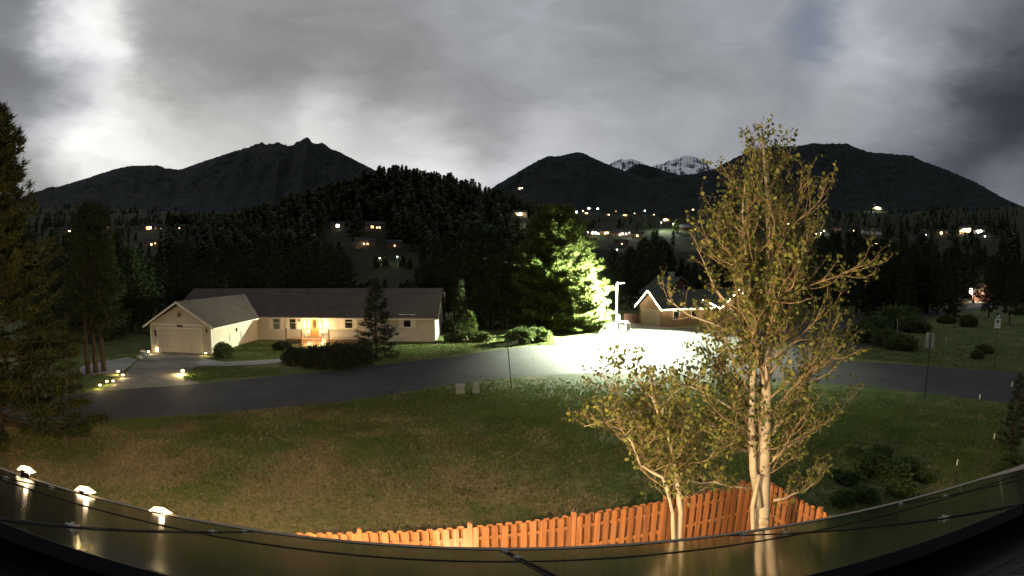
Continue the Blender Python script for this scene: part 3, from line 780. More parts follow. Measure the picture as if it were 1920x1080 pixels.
lamp('garden_flood_light', 'SPOT', (0, .06, .36), FLOOD_W, (1.0, .92, .80), fl, .03, R(46), .5, (.0, .5, 1.25))

# ------------------------------------------------------------------ cedar fence
FA = Vector((-4.62, 9.70, 0)); FB = Vector((6.75, 12.40, 0)); FC = Vector((7.85, 6.6, 0))
fence = thing('cedar_fence', 'orange cedar shadowbox picket fence below the aspens', 'fence', FA)


def picket_mesh(w, h, t):
    e = .035
    return MB().prism([(-w / 2, 0), (w / 2, 0), (w / 2, h - e), (w / 2 - e * .4, h - e * .35), (w / 2 - e, h), (-w / 2 + e, h), (-w / 2 + e * .4, h - e * .35), (-w / 2, h - e)], t / 2, 'y', -t / 2).mesh('picket')


pk = picket_mesh(.14, 1.80, .019)
rnd = random.Random(9)


def fence_run(A, B, first_post):
    d = (B - A); Lr = d.length; d.normalize(); ang = math.atan2(d.y, d.x); nrm_ = Vector((d.y, -d.x, 0))   # nrm_: camera side
    if nrm_.y > 0 and abs(nrm_.y) > .5: nrm_ = -nrm_
    side = 1 if nrm_.y < 0 or nrm_.x < 0 else 1
    n = int(Lr / .218)
    for i in range(n + 1):
        for back in (0, 1):
            s = i * .218 + back * .109
            if s > Lr: continue
            p = A + d * s + nrm_ * (-.045 if back else .045) - FA
            o = link('picket', pk, M['cedar'], fence); o.location = (p.x, p.y, .04 + rnd.uniform(-.012, .012)); o.rotation_euler = (rnd.uniform(-.008, .008), rnd.uniform(-.008, .008), ang + rnd.uniform(-.02, .02))
            o.scale = (rnd.uniform(.96, 1.02) * (1.12 if back else 1), 1, 1)
    for z in (.32, .95, 1.50):
        m = MB(); a = Matrix.Rotation(ang, 4, 'Z')
        m.box(0, Lr, -.033, .033, z, z + .085); o = m.build('rail', M['cedar'], fence); o.location = A - FA; o.rotation_euler = (0, 0, ang)
    s = first_post
    while s < Lr + .1:
        p = A + d * s - FA + nrm_ * .02
        o = MB().prism([(-.05, 0), (.05, 0), (.05, 1.93), (.03, 1.96), (-.03, 1.96), (-.05, 1.93)], .05, 'y', -.05).build('post', M['cedar'], fence); o.location = (p.x, p.y, 0); o.rotation_euler = (0, 0, ang); s += 2.38


sdir = (FB - FA).normalized(); s0 = (Vector((-.94, 10.66, 0)) - FA).dot(sdir)
fence_run(FA, FB, s0 % 2.38)
fence_run(FB, FC, .0)
# a dark round solar cap light stands on the third post in view
c = thing('post_cap_light', 'small dark round cap light on a fence post', 'lamp', FA + sdir * (s0 + 2.38) + Vector((0, 0, 1.96)))
MB().lathe([(.05, 0), (.06, .02), (.06, .05), (.02, .09)], 10).build('cap', M['darkmetal'], c, True); MB().lathe([(.03, -.01), (.04, .0), (.03, .02)], 8).build('collar', M['alu'], c)


# ------------------------------------------------------------------ aspens
class Aspen:
    def __init__(s, seed, leaf=.080):
        s.rng = random.Random(seed); s.t = MB(); s.tw = MB(); s.br = MB(); s.lp = []; s.leaf = leaf

    def limb(s, pts, r0, r1, n=7):
        k = len(pts); s.t.tube(pts, [r0 + (r1 - r0) * i / (k - 1) for i in range(k)], n)

    def curve(s, p, d, L, k=4, wander=.18, lift=.15):
        out = [Vector(p)]; d = Vector(d).normalized()
        for i in range(k):
            d = (d + Vector((s.rng.gauss(0, wander * 1.35), s.rng.gauss(0, wander * 1.35), s.rng.gauss(0, wander * 1.35) + lift))).normalized()
            out.append(out[-1] + d * L / k)
        return out, d

    def leaves(s, pts, n):
        for _ in range(n):
            i = s.rng.randrange(max(0, len(pts) - 3), len(pts)); q = pts[i]
            s.lp.append(q + Vector((s.rng.gauss(0, .042), s.rng.gauss(0, .042), s.rng.gauss(0, .042))))

    def twig(s, p, d, L, r, nl):
        c, e = s.curve(p, d, L, 3, .25, .1)
        s.tw.tube(c, [r, r * .8, r * .6, r * .4], 3, caps=False); s.leaves(c, nl)

    def branch(s, p, d, L, r, depth, nl, lift=.16):
        c, e = s.curve(p, d, L, 5, .15, lift)
        s.br.tube(c, [r * (1 - .13 * i) for i in range(len(c))], 5 if r > .012 else 4)
        if depth == 0:
            n = max(3, int(L / .11))
            for i in range(n):
                t = .2 + .8 * (i + s.rng.random()) / n; k = min(4, int(t * 5)); q = c[k].lerp(c[k + 1], t * 5 - k)
                dd = (c[k + 1] - c[k]).normalized() + Vector((s.rng.gauss(0, .65), s.rng.gauss(0, .65), s.rng.gauss(0, .5)))
                s.twig(q, dd, s.rng.uniform(.12, .34), .003, nl)
        else:
            n = max(3, int(L / .20))
            for i in range(n):
                t = .22 + .75 * (i + s.rng.random()) / n; k = min(4, int(t * 5)); q = c[k].lerp(c[k + 1], t * 5 - k)
                dd = (c[k + 1] - c[k]).normalized() * 1.0 + Vector((s.rng.gauss(0, .55), s.rng.gauss(0, .55), s.rng.gauss(0, .4)))
                s.branch(q, dd, L * s.rng.uniform(.28, .5), max(.005, r * .45), depth - 1, nl, lift)
            s.branch(c[-1], e, L * .35, max(.005, r * .35), 0, nl, lift)

    def build(s, name, label, base, bark, leafmat):
        t = thing(name, label, 'tree', base)
        b = Vector(base)
        s.t.v = [tuple(Vector(q) - b) for q in s.t.v]; s.br.v = [tuple(Vector(q) - b) for q in s.br.v]; s.tw.v = [tuple(Vector(q) - b) for q in s.tw.v]
        s.t.build('trunk', bark, t, True); s.br.build('branches', M['twig'], t, True)
        rng = np.random.default_rng(3); P = np.array([tuple(q - b) for q in s.lp]); n = len(P)
        nn = unit(rng.normal(0, 1, (n, 3)) + np.array([0, -.35, .2])); a = unit(np.cross(nn, rng.normal(0, 1, (n, 3)))); c = np.cross(nn, a)
        L = s.leaf * rng.uniform(.4, 1.4, (n, 1)); W = L * .85
        v = np.stack([P - a * L * .5, P + c * W * .5 + nn * L * .06, P + a * L * .55, P - c * W * .5 + nn * L * .06], 1).reshape(-1, 3)
        crown = link('crown', np_mesh('crown', v, np.arange(len(v)).reshape(-1, 4)), leafmat, t)
        s.tw.build('twigs', M['twig'], crown)
        return t


def env(tab, z): return float(np.interp(z, [a for a, b in tab], [b for a, b in tab]))


def grow(asp, stem, env_tab, n, zlo, zhi, nl, r=.035, cx=0, seed=0, up=.75, dense=.0):
    """limbs along a stem, their reach set by the crown's outline"""
    rg = asp.rng
    P = [Vector(q) for q in stem]
    for i in range(n):
        z = zlo + (zhi - zlo) * ((i + rg.random()) / n) ** .95
        k = max(j for j in range(len(P) - 1) if P[j].z <= z or j == 0); f = min(1, max(0, (z - P[k].z) / max(.01, P[k + 1].z - P[k].z)))
        q = P[k].lerp(P[k + 1], f); a = i * 2.39996 + rg.gauss(0, .4)
        reach = env(env_tab, z + .35) * rg.uniform(.75, 1.08)
        L = max(.35, reach * 1.15)
        d = Vector((math.cos(a), math.sin(a) * .9, up + rg.gauss(0, .18)))
        asp.branch(q, d, L, max(.007, min(r, L * .012)), 1 if L > .6 else 0, nl)


YB = 10.0
big = Aspen(5)
st = [at(x, y, Y) for x, y, Y in ((1428, 1080, YB), (1428, 990, YB), (1431, 900, YB), (1434, 800, YB), (1436, 700, YB + .03), (1440, 600, YB), (1443, 500, YB), (1442, 410, YB), (1437, 330, YB), (1431, 270, YB), (1428, 228, YB))]
st = [Vector((st[0].x, YB, 0))] + st[1:]
big.limb(st, .20, .012, 10)
big.limb([Vector((st[0].x, YB, 0)), Vector((st[0].x - .02, YB, .5)), at(1428, 985, YB)], .27, .18, 10)
s2 = [at(x, y, YB - .12) for x, y in ((1424, 950), (1412, 880), (1409, 800), (1411, 720), (1416, 640), (1408, 560), (1398, 470), (1392, 400), (1398, 330))]
big.limb(s2, .10, .012, 8)
s3 = [at(x, y, YB - .2) for x, y in ((1418, 1080), (1412, 1000), (1411, 950), (1418, 915), (1424, 890))]
big.limb(s3, .055, .05, 7)
# limbs that can be picked out in the view
for pts, r0 in ((((1446, 862), (1480, 835), (1530, 808), (1566, 780), (1600, 742)), .045), (((1446, 815), (1465, 790), (1500, 745), (1525, 690), (1545, 640), (1558, 585)), .05), (((1450, 938), (1468, 936), (1490, 925), (1512, 918), (1532, 900), (1538, 875)), .028),
                ((((1412, 915), (1370, 912), (1340, 904), (1312, 906), (1286, 898), (1262, 878))), .032), (((1408, 790), (1370, 765), (1330, 740), (1295, 725), (1262, 720)), .03), (((1412, 850), (1380, 835), (1340, 800), (1310, 790)), .03), (((1440, 620), (1470, 570), (1500, 520), (1520, 450)), .03), (((1408, 640), (1380, 590), (1340, 540), (1310, 470)), .03), (((1440, 700), (1400, 640), (1345, 610), (1290, 590), (1250, 560)), .03)):
    ps = [at(x, y, YB + .04 * i * (1 if r0 > .03 else -1)) for i, (x, y) in enumerate(pts)]
    big.limb(ps, r0, .008, 6)
    for k in range(1, len(ps)):
        for j in range(5):
            q = ps[k - 1].lerp(ps[k], (j + big.rng.random()) / 5); dd = (ps[k] - ps[k - 1]).normalized() + Vector((big.rng.gauss(0, .6), big.rng.gauss(0, .8), big.rng.gauss(.25, .5)))
            big.branch(q, dd, big.rng.uniform(.3, .7), .007, 0, 3)
ztop = st[-1].z
ET = [(1.8, .25), (2.6, 1.0), (3.6, 1.55), (4.6, 1.85), (5.6, 1.9), (6.6, 1.85), (7.6, 1.55), (8.6, 1.25), (9.4, .85), (10.2, .45), (ztop, .12)]
grow(big, st, ET, 64, 2.9, ztop - .15, 4, .034)
grow(big, s2, [(a, b * .8) for a, b in ET], 24, 2.9, 8.6, 4, .026)
kp = at(1426, 974, YB) - Vector((0, .19, 0))
aspen1 = big.build('aspen_tree', 'tall pale-trunked aspen lit warm, rising above the skyline', (st[0].x, YB, 0), M['aspenbark'], M['aspenleaf'])
kn = MB().tube([kp + Vector((0, .08, .02)), kp + Vector((0, -.02, 0))], [.13, .10], 10); kn.v = [tuple(Vector(q) - Vector((st[0].x, YB, 0))) for q in kn.v]; kn.build('knot', M['aspenbark'], aspen1)
kn = MB().tube([kp + Vector((0, -.0, 0)), kp + Vector((0, -.026, 0))], [.07, .065], 10); kn.v = [tuple(Vector(q) - Vector((st[0].x, YB, 0))) for q in kn.v]; kn.build('cut_face', pbr('cut limb wood', (.30, .20, .10), (.42, .30, .17), scale=12), aspen1)

sm = Aspen(11)
YS = 10.1
q1 = [at(x, y, YS) for x, y in ((1273, 1010), (1276, 960), (1270, 900), (1266, 860), (1252, 820), (1238, 790), (1225, 745), (1220, 710))]; q1 = [Vector((q1[0].x, YS, 0))] + q1
q2 = [at(x, y, YS - .1) for x, y in ((1263, 1010), (1262, 960), (1250, 915), (1243, 895), (1222, 885), (1200, 870), (1185, 830), (1160, 800))]; q2 = [Vector((q2[0].x, YS - .1, 0))] + q2
sm.limb(q1, .085, .012, 8); sm.limb(q2, .065, .010, 8)
E2 = [(1.6, .2), (2.4, .75), (3.2, 1.0), (4.2, .9), (5.0, .55), (5.6, .25)]
grow(sm, q1, E2, 34, 2.5, q1[-1].z, 4, .022, up=.55); grow(sm, q2, E2, 24, 2.5, q2[-1].z, 4, .018, up=.5)
for pts in (((1240, 800), (1190, 770), (1140, 790), (1095, 800)), ((1250, 830), (1200, 800), (1160, 740), (1125, 700)), ((1262, 860), (1300, 820), (1330, 790)), ((1235, 780), (1260, 740), (1300, 710), (1345, 690)), ((1230, 760), (1205, 720), (1180, 695), (1160, 690))):
    ps = [at(x, y, YS + .1 * i) for i, (x, y) in enumerate(pts)]; sm.limb(ps, .022, .006, 5)
    for k in range(1, len(ps)):
        for j in range(6):
            q = ps[k - 1].lerp(ps[k], (j + sm.rng.random()) / 6); dd = (ps[k] - ps[k - 1]).normalized() + Vector((sm.rng.gauss(0, .6), sm.rng.gauss(0, .8), sm.rng.gauss(.25, .5)))
            sm.branch(q, dd, sm.rng.uniform(.3, .65), .007, 0, 4)
aspen2 = sm.build('aspen_tree', 'short bushy aspen with two thin stems in front of the fence', (q1[0].x, YS, 0), M['aspenbark'], M['aspenleaf'])

# ------------------------------------------------------------------ conifers
LPP = Vector((-22.6, 15.0, 0)); LPH = CAM_H + LPP.length * math.tan(azel(20, 205)[1])
left_pine = make_tree('ponderosa_pine', conifer_mesh(2, LPH, 5.9, .06, 300, 24, 14, .36, .038, .16, .78, .10, .26, .30), (M['bark'], M['needlewarm']),
                      'tall shaggy pine lit warm from below beside the eave lamps', 'tree', LPP, .6)
lit_pine = make_tree('pine_tree', conifer_mesh(7, 15.0, 7.3, .03, 340, 26, 16, .48, .072, .08, .50, .10, .22, .30), (M['bark'], M['needlelit']),
                     'tall broad pine lit green behind the blown-out bushy pine', 'tree', (5.7, 67.4, 0), 1.1)
lit_bush = make_tree('bushy_pine', conifer_mesh(8, 5.8, 3.9, .02, 190, 20, 15, .34, .06, .06, .36, .12, .22, .3), (M['bark'], M['needlelit']),
                     'squat bushy pine blown out white right beside the lamp pole', 'tree', (8.0, 62.6, 0), .4)
spruce_tree = make_tree('spruce_tree', conifer_mesh(15, 6.6, 2.1, .06, 130, 9, 8, .30, .030, .30, .85, .0, .3, .1), (M['bark'], M['spruce']),
                        'dark spruce in front of the white house facade', 'tree', gp(706, 672), .3)
kinds = []
for i, (H, Rr, st_, nb, sh, dr, lab) in enumerate(((12, 3.0, .10, 80, .75, .2, ''), (12, 2.5, .06, 90, .9, .3, ''), (12, 3.4, .22, 70, .55, .1, ''), (12, 2.9, .14, 76, .65, .15, ''), (12, 3.8, .16, 80, .5, .05, ''))):
    kinds.append(conifer_mesh(100 + i, H, Rr, st_, nb, 9, 5, .62, .085, dr, sh, .05, .42, .2))
protos = {}
SECT = [(0, 'behind the driveway pines'), (240, 'above the garage gable'), (380, 'above the ranch roof\'s left half'), (520, 'above the ranch porch'), (660, 'above the spruce top'), (790, 'right of the ranch house'), (900, 'left of the glaring pine'), (1010, 'behind the glaring pine'),
        (1120, 'behind the street lamp'), (1200, 'behind the brown garage gable'), (1290, 'behind the tall aspen crown'), (1440, 'right behind the tall aspen'), (1545, 'behind the tip of the grassy island'), (1640, 'behind the largest island bush'), (1730, 'left of the lit cabin doorway'), (1830, 'around the red-brown cabin')]


def wood(plan, seed):
    rg = random.Random(seed)
    for px, top, D in plan:
        px += rg.uniform(-6, 6); top += rg.uniform(-8, 8); D *= rg.uniform(.95, 1.05)
        a, e = azel(px, top); x, y = math.sin(a) * D, math.cos(a) * D; z = z1(x, y)
        H = max(4.0, CAM_H + D * math.tan(e) - z); k = rg.randrange(len(kinds)); s = H / 12.0; w = s * rg.uniform(.85, 1.2) if H < 15 else s * rg.uniform(.75, 1.0)
        where = [n for q, n in SECT if px >= q][-1]
        row = 'front row' if D < 88 else ('middle rows' if D < 130 else 'back rows')
        lab = f'dark conifer in the {row} of the wood {where}'; grp = f'conifers {where}'
        if k not in protos:
            protos[k] = make_tree('conifer_tree', kinds[k], (M['bark'], M['needle']), lab, 'tree', (x, y, z), rg.uniform(0, 6.3), (w, w, s), grp)
        else:
            place_tree(protos[k], (x, y, z - .1), rg.uniform(0, 6.3), (w, w, s), lab, grp)


rg = random.Random(77)
plan = []
for px in range(70, 265, 17): plan.append((px, np.interp(px, [70, 110, 170, 250], [500, 450, 440, 470]), rg.uniform(62, 80) if px < 250 else 80))
for px in range(60, 560, 15): plan.append((px, np.interp(px, [60, 130, 200, 330, 420, 540], [470, 455, 462, 478, 490, 478]), rg.uniform(80, 120)))
for px in range(250, 660, 19): plan.append((px, np.interp(px, [250, 400, 520, 560, 640, 660], [505, 515, 510, 462, 470, 500]), rg.uniform(72, 84)))
for px in range(60, 640, 22): plan.append((px, np.interp(px, [60, 300, 520, 640], [452, 458, 448, 455]), rg.uniform(150, 210)))
wood(plan, 1)
plan = [(px, rg.uniform(524, 534), rg.uniform(72, 82)) for px in range(650, 800, 24)]
for px in range(780, 1000, 17): plan.append((px, np.interp(px, [780, 830, 870, 930, 1000], [500, 470, 455, 470, 470]), rg.uniform(66, 90)))
for px in range(800, 1010, 20): plan.append((px, np.interp(px, [800, 860, 930, 1000], [455, 425, 430, 440]), rg.uniform(110, 150)))
for px in range(870, 950, 24): plan.append((px, np.interp(px, [880, 930, 985], [530, 490, 470]), rg.uniform(62, 66)))
wood(plan, 2)
plan = [(px, np.interp(px, [1130, 1160, 1200, 1225, 1260, 1300, 1400, 1500, 1560], [500, 495, 445, 440, 470, 500, 470, 450, 455]), rg.uniform(84, 105)) for px in range(1120, 1560, 17)]
plan += [(px, rg.uniform(470, 500), rg.uniform(120, 150)) for px in range(1130, 1300, 24)]
wood(plan, 3)
plan = [(px, np.interp(px, [1540, 1600, 1650, 1740, 1800, 1860, 1920], [440, 440, 450, 465, 470, 480, 470]), rg.uniform(112, 140) if px < 1780 else rg.uniform(150, 165)) for px in range(1545, 1940, 15)]
plan += [(px, np.interp(px, [1540, 1640, 1760, 1930], [470, 470, 490, 450]), rg.uniform(98, 112)) for px in range(1545, 1800, 20)]
plan += [(px, rg.uniform(448, 462), rg.uniform(160, 220)) for px in range(1540, 1930, 26)]
plan += [(1858, 496, 100), (1898, 520, 92), (1860, 478, 150)]
wood(plan, 4)
# three bare-trunked pines by the driveway
for i, (px, lab) in enumerate(((166, 'tall pine left of the driveway, outermost of three bare trunks'), (180, 'tall pine left of the driveway, middle of three bare trunks'), (194, 'tall pine left of the driveway, trunk closest to the concrete'))):
    p = gp(px, 700 - i * 2); m = conifer_mesh(60 + i, 12.5, 2.6, .26, 70, 9, 6, .5, .06, .15, .55, .05, .35, .2)
    make_tree('driveway_pine', m, (M['bark'], M['needle']), lab, 'tree', p, i * 1.3)
# small conifer beside the wire fence, young tree beside the house
make_tree('young_spruce', conifer_mesh(71, 3.3, .75, .1, 60, 7, 8, .18, .016, .15, .8, .1, .3, .2), (M['bark'], M['spruce']), 'small dark conifer beside the wire fence stakes', 'tree', gp(1893, 850))
make_tree('young_pine', conifer_mesh(73, 3.0, 1.0, .05, 70, 8, 8, .26, .03, .05, .6, .15, .25, .3), (M['bark'], M['needlelit']), 'small upright pine catching lamp light right of the ranch house', 'tree', gp(880, 640))

# far wood: knoll and valley slopes read as one mass
FAR_SPOTS = []


def far_wood():
    rng = np.random.default_rng(8); tv = []; tf = []; n0 = 0
    tmpl = []
    for k in range(4):
        q = np.random.default_rng(300 + k); H = 1.0; V = []; F = []
        for i in range(46):
            h = .08 + .92 * (i / 46) ** .9; a = i * 2.4 + q.normal(0, .4); L = .24 * (1 - h) ** .7 * q.uniform(.6, 1.25) + .02
            d = np.array([math.cos(a), math.sin(a), q.uniform(-.25, .2)]); s = np.array([-math.sin(a), math.cos(a), 0]) * .085
            c = np.array([0, 0, h]); b = len(V); V += [c - s * .5 + [0, 0, .05], c + d * L - s, c + d * L + s + [0, 0, .03], c + [0, 0, .09]]; F += [(b, b + 1, b + 2), (b, b + 2, b + 3)]
        b = len(V); V += [np.array([-.018, 0, 0]), np.array([.018, 0, 0]), np.array([0, 0, .9]), np.array([0, -.018, 0]), np.array([0, .018, 0])]; F += [(b, b + 1, b + 2), (b + 3, b + 4, b + 2)]
        tmpl.append((np.array(V), np.array(F)))
    def clear(px_lo, px_hi, r_lo, r_hi, az, r):
        return (az > azel(px_lo, 450)[0]) & (az < azel(px_hi, 450)[0]) & (r > r_lo) & (r < r_hi)
    for count, rl, rh, al, ah in ((4200, 200, 560, _ka[0, 0] - .05, _ka[-1, 0] + .02), (1500, 200, 760, -.95, .95), (1500, 760, 1500, -.95, .95)):
        az = rng.uniform(al, ah, count); r = np.sqrt(rng.uniform(rl ** 2, rh ** 2, count))
        keep = ~(clear(1110, 1330, 330, 1000, az, r) & (rng.uniform(0, 1, count) > .10)) & ~(clear(640, 715, 226, 258, az, r))
        x = np.sin(az) * r; y = np.cos(az) * r
        keep &= fbm(x / 60, y / 60, 2, 77) > .22
        for fa, fr in FAR_SPOTS: keep &= ~((np.abs(az - fa) < 7.0 / fr + .004) & (r > fr * .72) & (r < fr + 8))
        z = zg(x, y)
        for i in np.nonzero(keep)[0]:
            V, F = tmpl[i % 4]; h = 5 + 9 * rng.uniform(0, 1) ** 1.6; w = h * rng.uniform(.8, 1.7); a = rng.uniform(0, 6.28); c, s = math.cos(a), math.sin(a)
            P = np.stack([(V[:, 0] * c - V[:, 1] * s) * w + x[i], (V[:, 0] * s + V[:, 1] * c) * w + y[i], V[:, 2] * h + z[i] - .2], 1)
            tv.append(P); tf.append(F + n0); n0 += len(P)
    o = link('forest', np_mesh('forest', np.concatenate(tv), np.concatenate(tf)), M['forest'])
    tag(o, 'dark conifer forest covering the knoll and valley slopes', 'forest', kind='stuff')


# trees on the knoll's crest stand out one by one against the sky
crest = conifer_mesh(140, 12, 2.6, .3, 46, 7, 5, .8, .16, .1, .5, .1, .5, .2); crest2 = conifer_mesh(141, 12, 2.2, .12, 50, 7, 5, .8, .15, .2, .8, .0, .45, .1)
src = []
rg = random.Random(5)
px = 470
while px < 1010:
    a, _ = azel(px, 350); D = KD + rg.uniform(-30, 12); x, y = math.sin(a) * D, math.cos(a) * D; k = rg.random() < .5; s = (5.5 + 7.5 * rg.random() ** 1.7) / 12
    lab, grp = f'dark conifer on the crest of the wooded knoll, {"its left slope" if px < 690 else ("its rounded top" if px < 800 else "its right slope")}', 'conifers on the knoll crest'
    if len(src) < 2:
        src.append(make_tree('crest_tree', (crest, crest2)[len(src)], (M['bark'], M['needle']), lab, 'tree', (x, y, z1(x, y) - .3), rg.uniform(0, 6), (s, s, s), grp))
    else:
        place_tree(src[int(k)], (x, y, z1(x, y) - .3), rg.uniform(0, 6), (s * rg.uniform(.8, 1.3), s, s), lab, grp)
    px += rg.uniform(4, 17)

# ------------------------------------------------------------------ shrubs
jun = bush_mesh(3, 1.5, 1.1, 1.15, 900, 5, .24, .028, .2)
for px, py, s, lab in ((556, 682, 1.1, 'low dark juniper, first of the hedge from the walkway'), (590, 686, 1.25, 'low dark juniper below the porch steps'), (625, 688, 1.35, 'low dark juniper right of the porch steps'), (660, 684, 1.35, 'low dark juniper left of the spruce'), (530, 656, .75, 'dark juniper against the left porch railing')):
    make_bush('juniper_shrub', jun, M['juniper'], lab, 'shrub', gp(px, py), px * .1, (s, s, s * rg.uniform(.95, 1.2)), 'junipers below the porch')
make_bush('round_shrub', bush_mesh(5, .95, .95, 1.45, 1400, 5, .16, .03, .5), M['shrub'], 'round clipped bush at the garage corner', 'shrub', gp(419, 672))
sh = bush_mesh(9, 1.1, 1.1, 1.2, 700, 5, .26, .04, .6); sh2 = bush_mesh(10, 1.2, .9, .9, 650, 5, .24, .045, .4)
isl = [(1612, 640, 1.3, 'leafy bush at the tip of the grassy island'), (1640, 625, 1.7, 'tall leafy bush, second from the tip of the grassy island'), (1680, 615, 1.9, 'largest leafy bush on the grassy island'), (1712, 622, 1.6, 'leafy bush behind the back-facing sign'), (1660, 648, 1.1, 'low bush at the front of the grassy island'), (1690, 655, 1.2, 'low bush beside the red marker on the island'), (1705, 600, 1.4, 'dark bush behind the largest island bush'), (1775, 606, 1.1, 'rounded bush alone on the grassy slope'), (1815, 612, 1.1, 'dark bush left of the white symbol sign'), (1845, 662, .7, 'small scrub at the foot of the white symbol sign'), (1832, 672, .5, 'smallest scrub left of the white symbol sign'), (1915, 590, 1.3, 'dark bush at the picture edge above the slope')]
for i, (px, py, s, lab) in enumerate(isl):
    make_bush('leafy_bush', (sh, sh2)[i % 2], M['shrub'], lab, 'shrub', gp(px, py), i * 1.7, (s * 1.35, s * 1.35, s * 1.25), 'bushes on the grassy island')
wd = bush_mesh(21, .75, .75, .8, 520, 4, .15, .034, .7); wd2 = bush_mesh(22, .6, .7, 1.0, 460, 4, .14, .03, .9)
for i, (px, py, s) in enumerate(((1590, 900, 1.2), (1630, 885, 1.4), (1670, 895, 1.3), (1620, 935, 1.1), (1700, 880, 1.1), (1650, 860, 1.0), (1735, 900, .8), (1580, 945, .9), (1690, 925, 1.0), (1900, 870, 1.1), (1880, 885, .9), (1600, 860, .8))):
    make_bush('weedy_shrub', (wd, wd2)[i % 2], M['weed'], 'dark weedy shrub in the rough grass right of the fence', 'shrub', gp(px, py), i * 2.1, (s * .85, s * .85, s * (.45 + .1 * (i % 3))), 'weedy shrubs right of the fence')
for i, (px, py, s, lab) in enumerate(((850, 640, .9, 'dark bush left of the small upright pine'), (905, 640, 1.0, 'dark bush right of the small upright pine'), (978, 643, 1.6, 'lamp-lit bush at the foot of the glaring pine'), (1004, 640, 1.5, 'lamp-lit bush under the glaring pine'), (845, 622, 1.3, 'dark bush at the far corner of the ranch house'), (960, 632, .8, 'lamp-lit bush behind the street name sign'))):
    make_bush('roadside_bush', sh2, M['shrub'], lab, 'shrub', gp(px, py), i * 2.2, (s, s, s), 'bushes along the far roadside')

# grass: blades over the near lawn and tufts along the road edges
def grass():
    rng = np.random.default_rng(31)
    n = 95000
    az = rng.uniform(-.98, .98, n); r = np.sqrt(rng.uniform(10 ** 2, 36 ** 2, n) * .45 + rng.uniform(10, 36, n) ** 2 * .55)
    x = np.sin(az) * r; y = np.cos(az) * r
    near = np.array([(p.x, p.y) for p in road_near if -31 < p.x < 60]); near = near[np.argsort(near[:, 0])]
    lim = np.interp(x, near[:, 0], near[:, 1])
    keep = (y < lim - .15) & (rng.uniform(0, 1, n) < .35 + .65 * np.clip((fbm(x / 2.2, y / 2.2, 4, 5) - .25) / .4, 0, 1))
    fy = FA.y + (x - FA.x) * (FB.y - FA.y) / (FB.x - FA.x)
    x, y = x[keep], y[keep]
    # verges beyond the road and the grassy island
    m = 26000
    ex = []
    for (a, b, c, d, k) in ((345, 560, 684, 716, 3000), (700, 930, 640, 676, 5000), (1560, 2080, 606, 700, 15000), (440, 540, 645, 674, 2500), (930, 1040, 628, 648, 3000)):
        qx = rng.uniform(a, b, k); qy = rng.uniform(c, d, k)
        for i in range(k):
            if a == 345 and (qy[i] > 718 - (qx[i] - 345) * .075 - 3 or rng.uniform() > (560 - qx[i]) / 90): continue
            if a == 345 and qy[i] < 687 + rng.uniform(0, 6): continue
            if a == 700 and qy[i] > 679 - (qx[i] - 760) * .137 - 2: continue
            if a == 1560 and (qy[i] > 668 + (qx[i] - 1560) * .09 or qy[i] < 640 - (qx[i] - 1560) * .13): continue
            p = gp(qx[i], qy[i]); ex.append((p.x, p.y))
    ex = np.array(ex)
    x = np.concatenate([x, ex[:, 0]]); y = np.concatenate([y, ex[:, 1]]); n = len(x)
    far = np.hypot(x, y); short = np.concatenate([np.ones(n - len(ex)), np.full(len(ex), .62)])
    P = np.stack([x, y, np.zeros(n)], 1)
    m = 3
    P = np.repeat(P, m, 0) + np.concatenate([rng.normal(0, .04, (n * m, 2)), np.zeros((n * m, 1))], 1); fr = np.repeat(far, m)
    h = np.repeat(short, m) * rng.uniform(.03, .10, n * m) * (1 + np.minimum(fr, 32) * .010); a = rng.uniform(0, 6.28, n * m); w = .010 + fr * .0007
    s = np.stack([np.cos(a) * w, np.sin(a) * w, 0 * a], 1); tip = np.stack([rng.normal(0, .04, n * m), rng.normal(0, .04, n * m), h], 1)
    v = np.stack([P - s, P + s, P + tip], 1)
    grad = np.clip((28 - P[:, 1]) / 15, 0, 1) * np.clip((9 - P[:, 0]) / 10, 0, 1)  # towards the house blades turn dry, with painted-in lamp wash
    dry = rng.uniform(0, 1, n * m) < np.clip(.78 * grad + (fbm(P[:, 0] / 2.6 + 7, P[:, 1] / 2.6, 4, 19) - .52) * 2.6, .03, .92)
    for name, sel, mat_, lab in (('grass', ~dry, 'blade', 'short green grass on the lawn and road verges'), ('dry_lit_grass', dry, 'drybladelit', 'dry tan grass on the lawn near the fence, lamp wash in its colour')):
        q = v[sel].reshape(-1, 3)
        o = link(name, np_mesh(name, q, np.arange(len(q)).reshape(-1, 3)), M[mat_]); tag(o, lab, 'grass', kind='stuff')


grass()

# ------------------------------------------------------------------ white ranch house
HX, HY, HR = -26.9, 42.2, R(3.0)
ranch = thing('ranch_house', 'long cream ranch house with garage gable and lit front porch', 'house', (HX, HY, 0), HR)
HM = Matrix.Translation((HX, HY, 0)) @ Matrix.Rotation(HR, 4, 'Z'); HMI = HM.inverted()


def wall_uz(px, py, v):
    """local (u, z) where a line of sight meets the wall plane v of the ranch house"""
    o = HMI @ CAMP; d = HMI.to_3x3() @ ray(px, py); t = (v - o.y) / d.y; q = o + d * t; return q.x, q.z


def side_vz(px, py, u):
    o = HMI @ CAMP; d = HMI.to_3x3() @ ray(px, py); t = (u - o.x) / d.x; q = o + d * t; return q.y, q.z


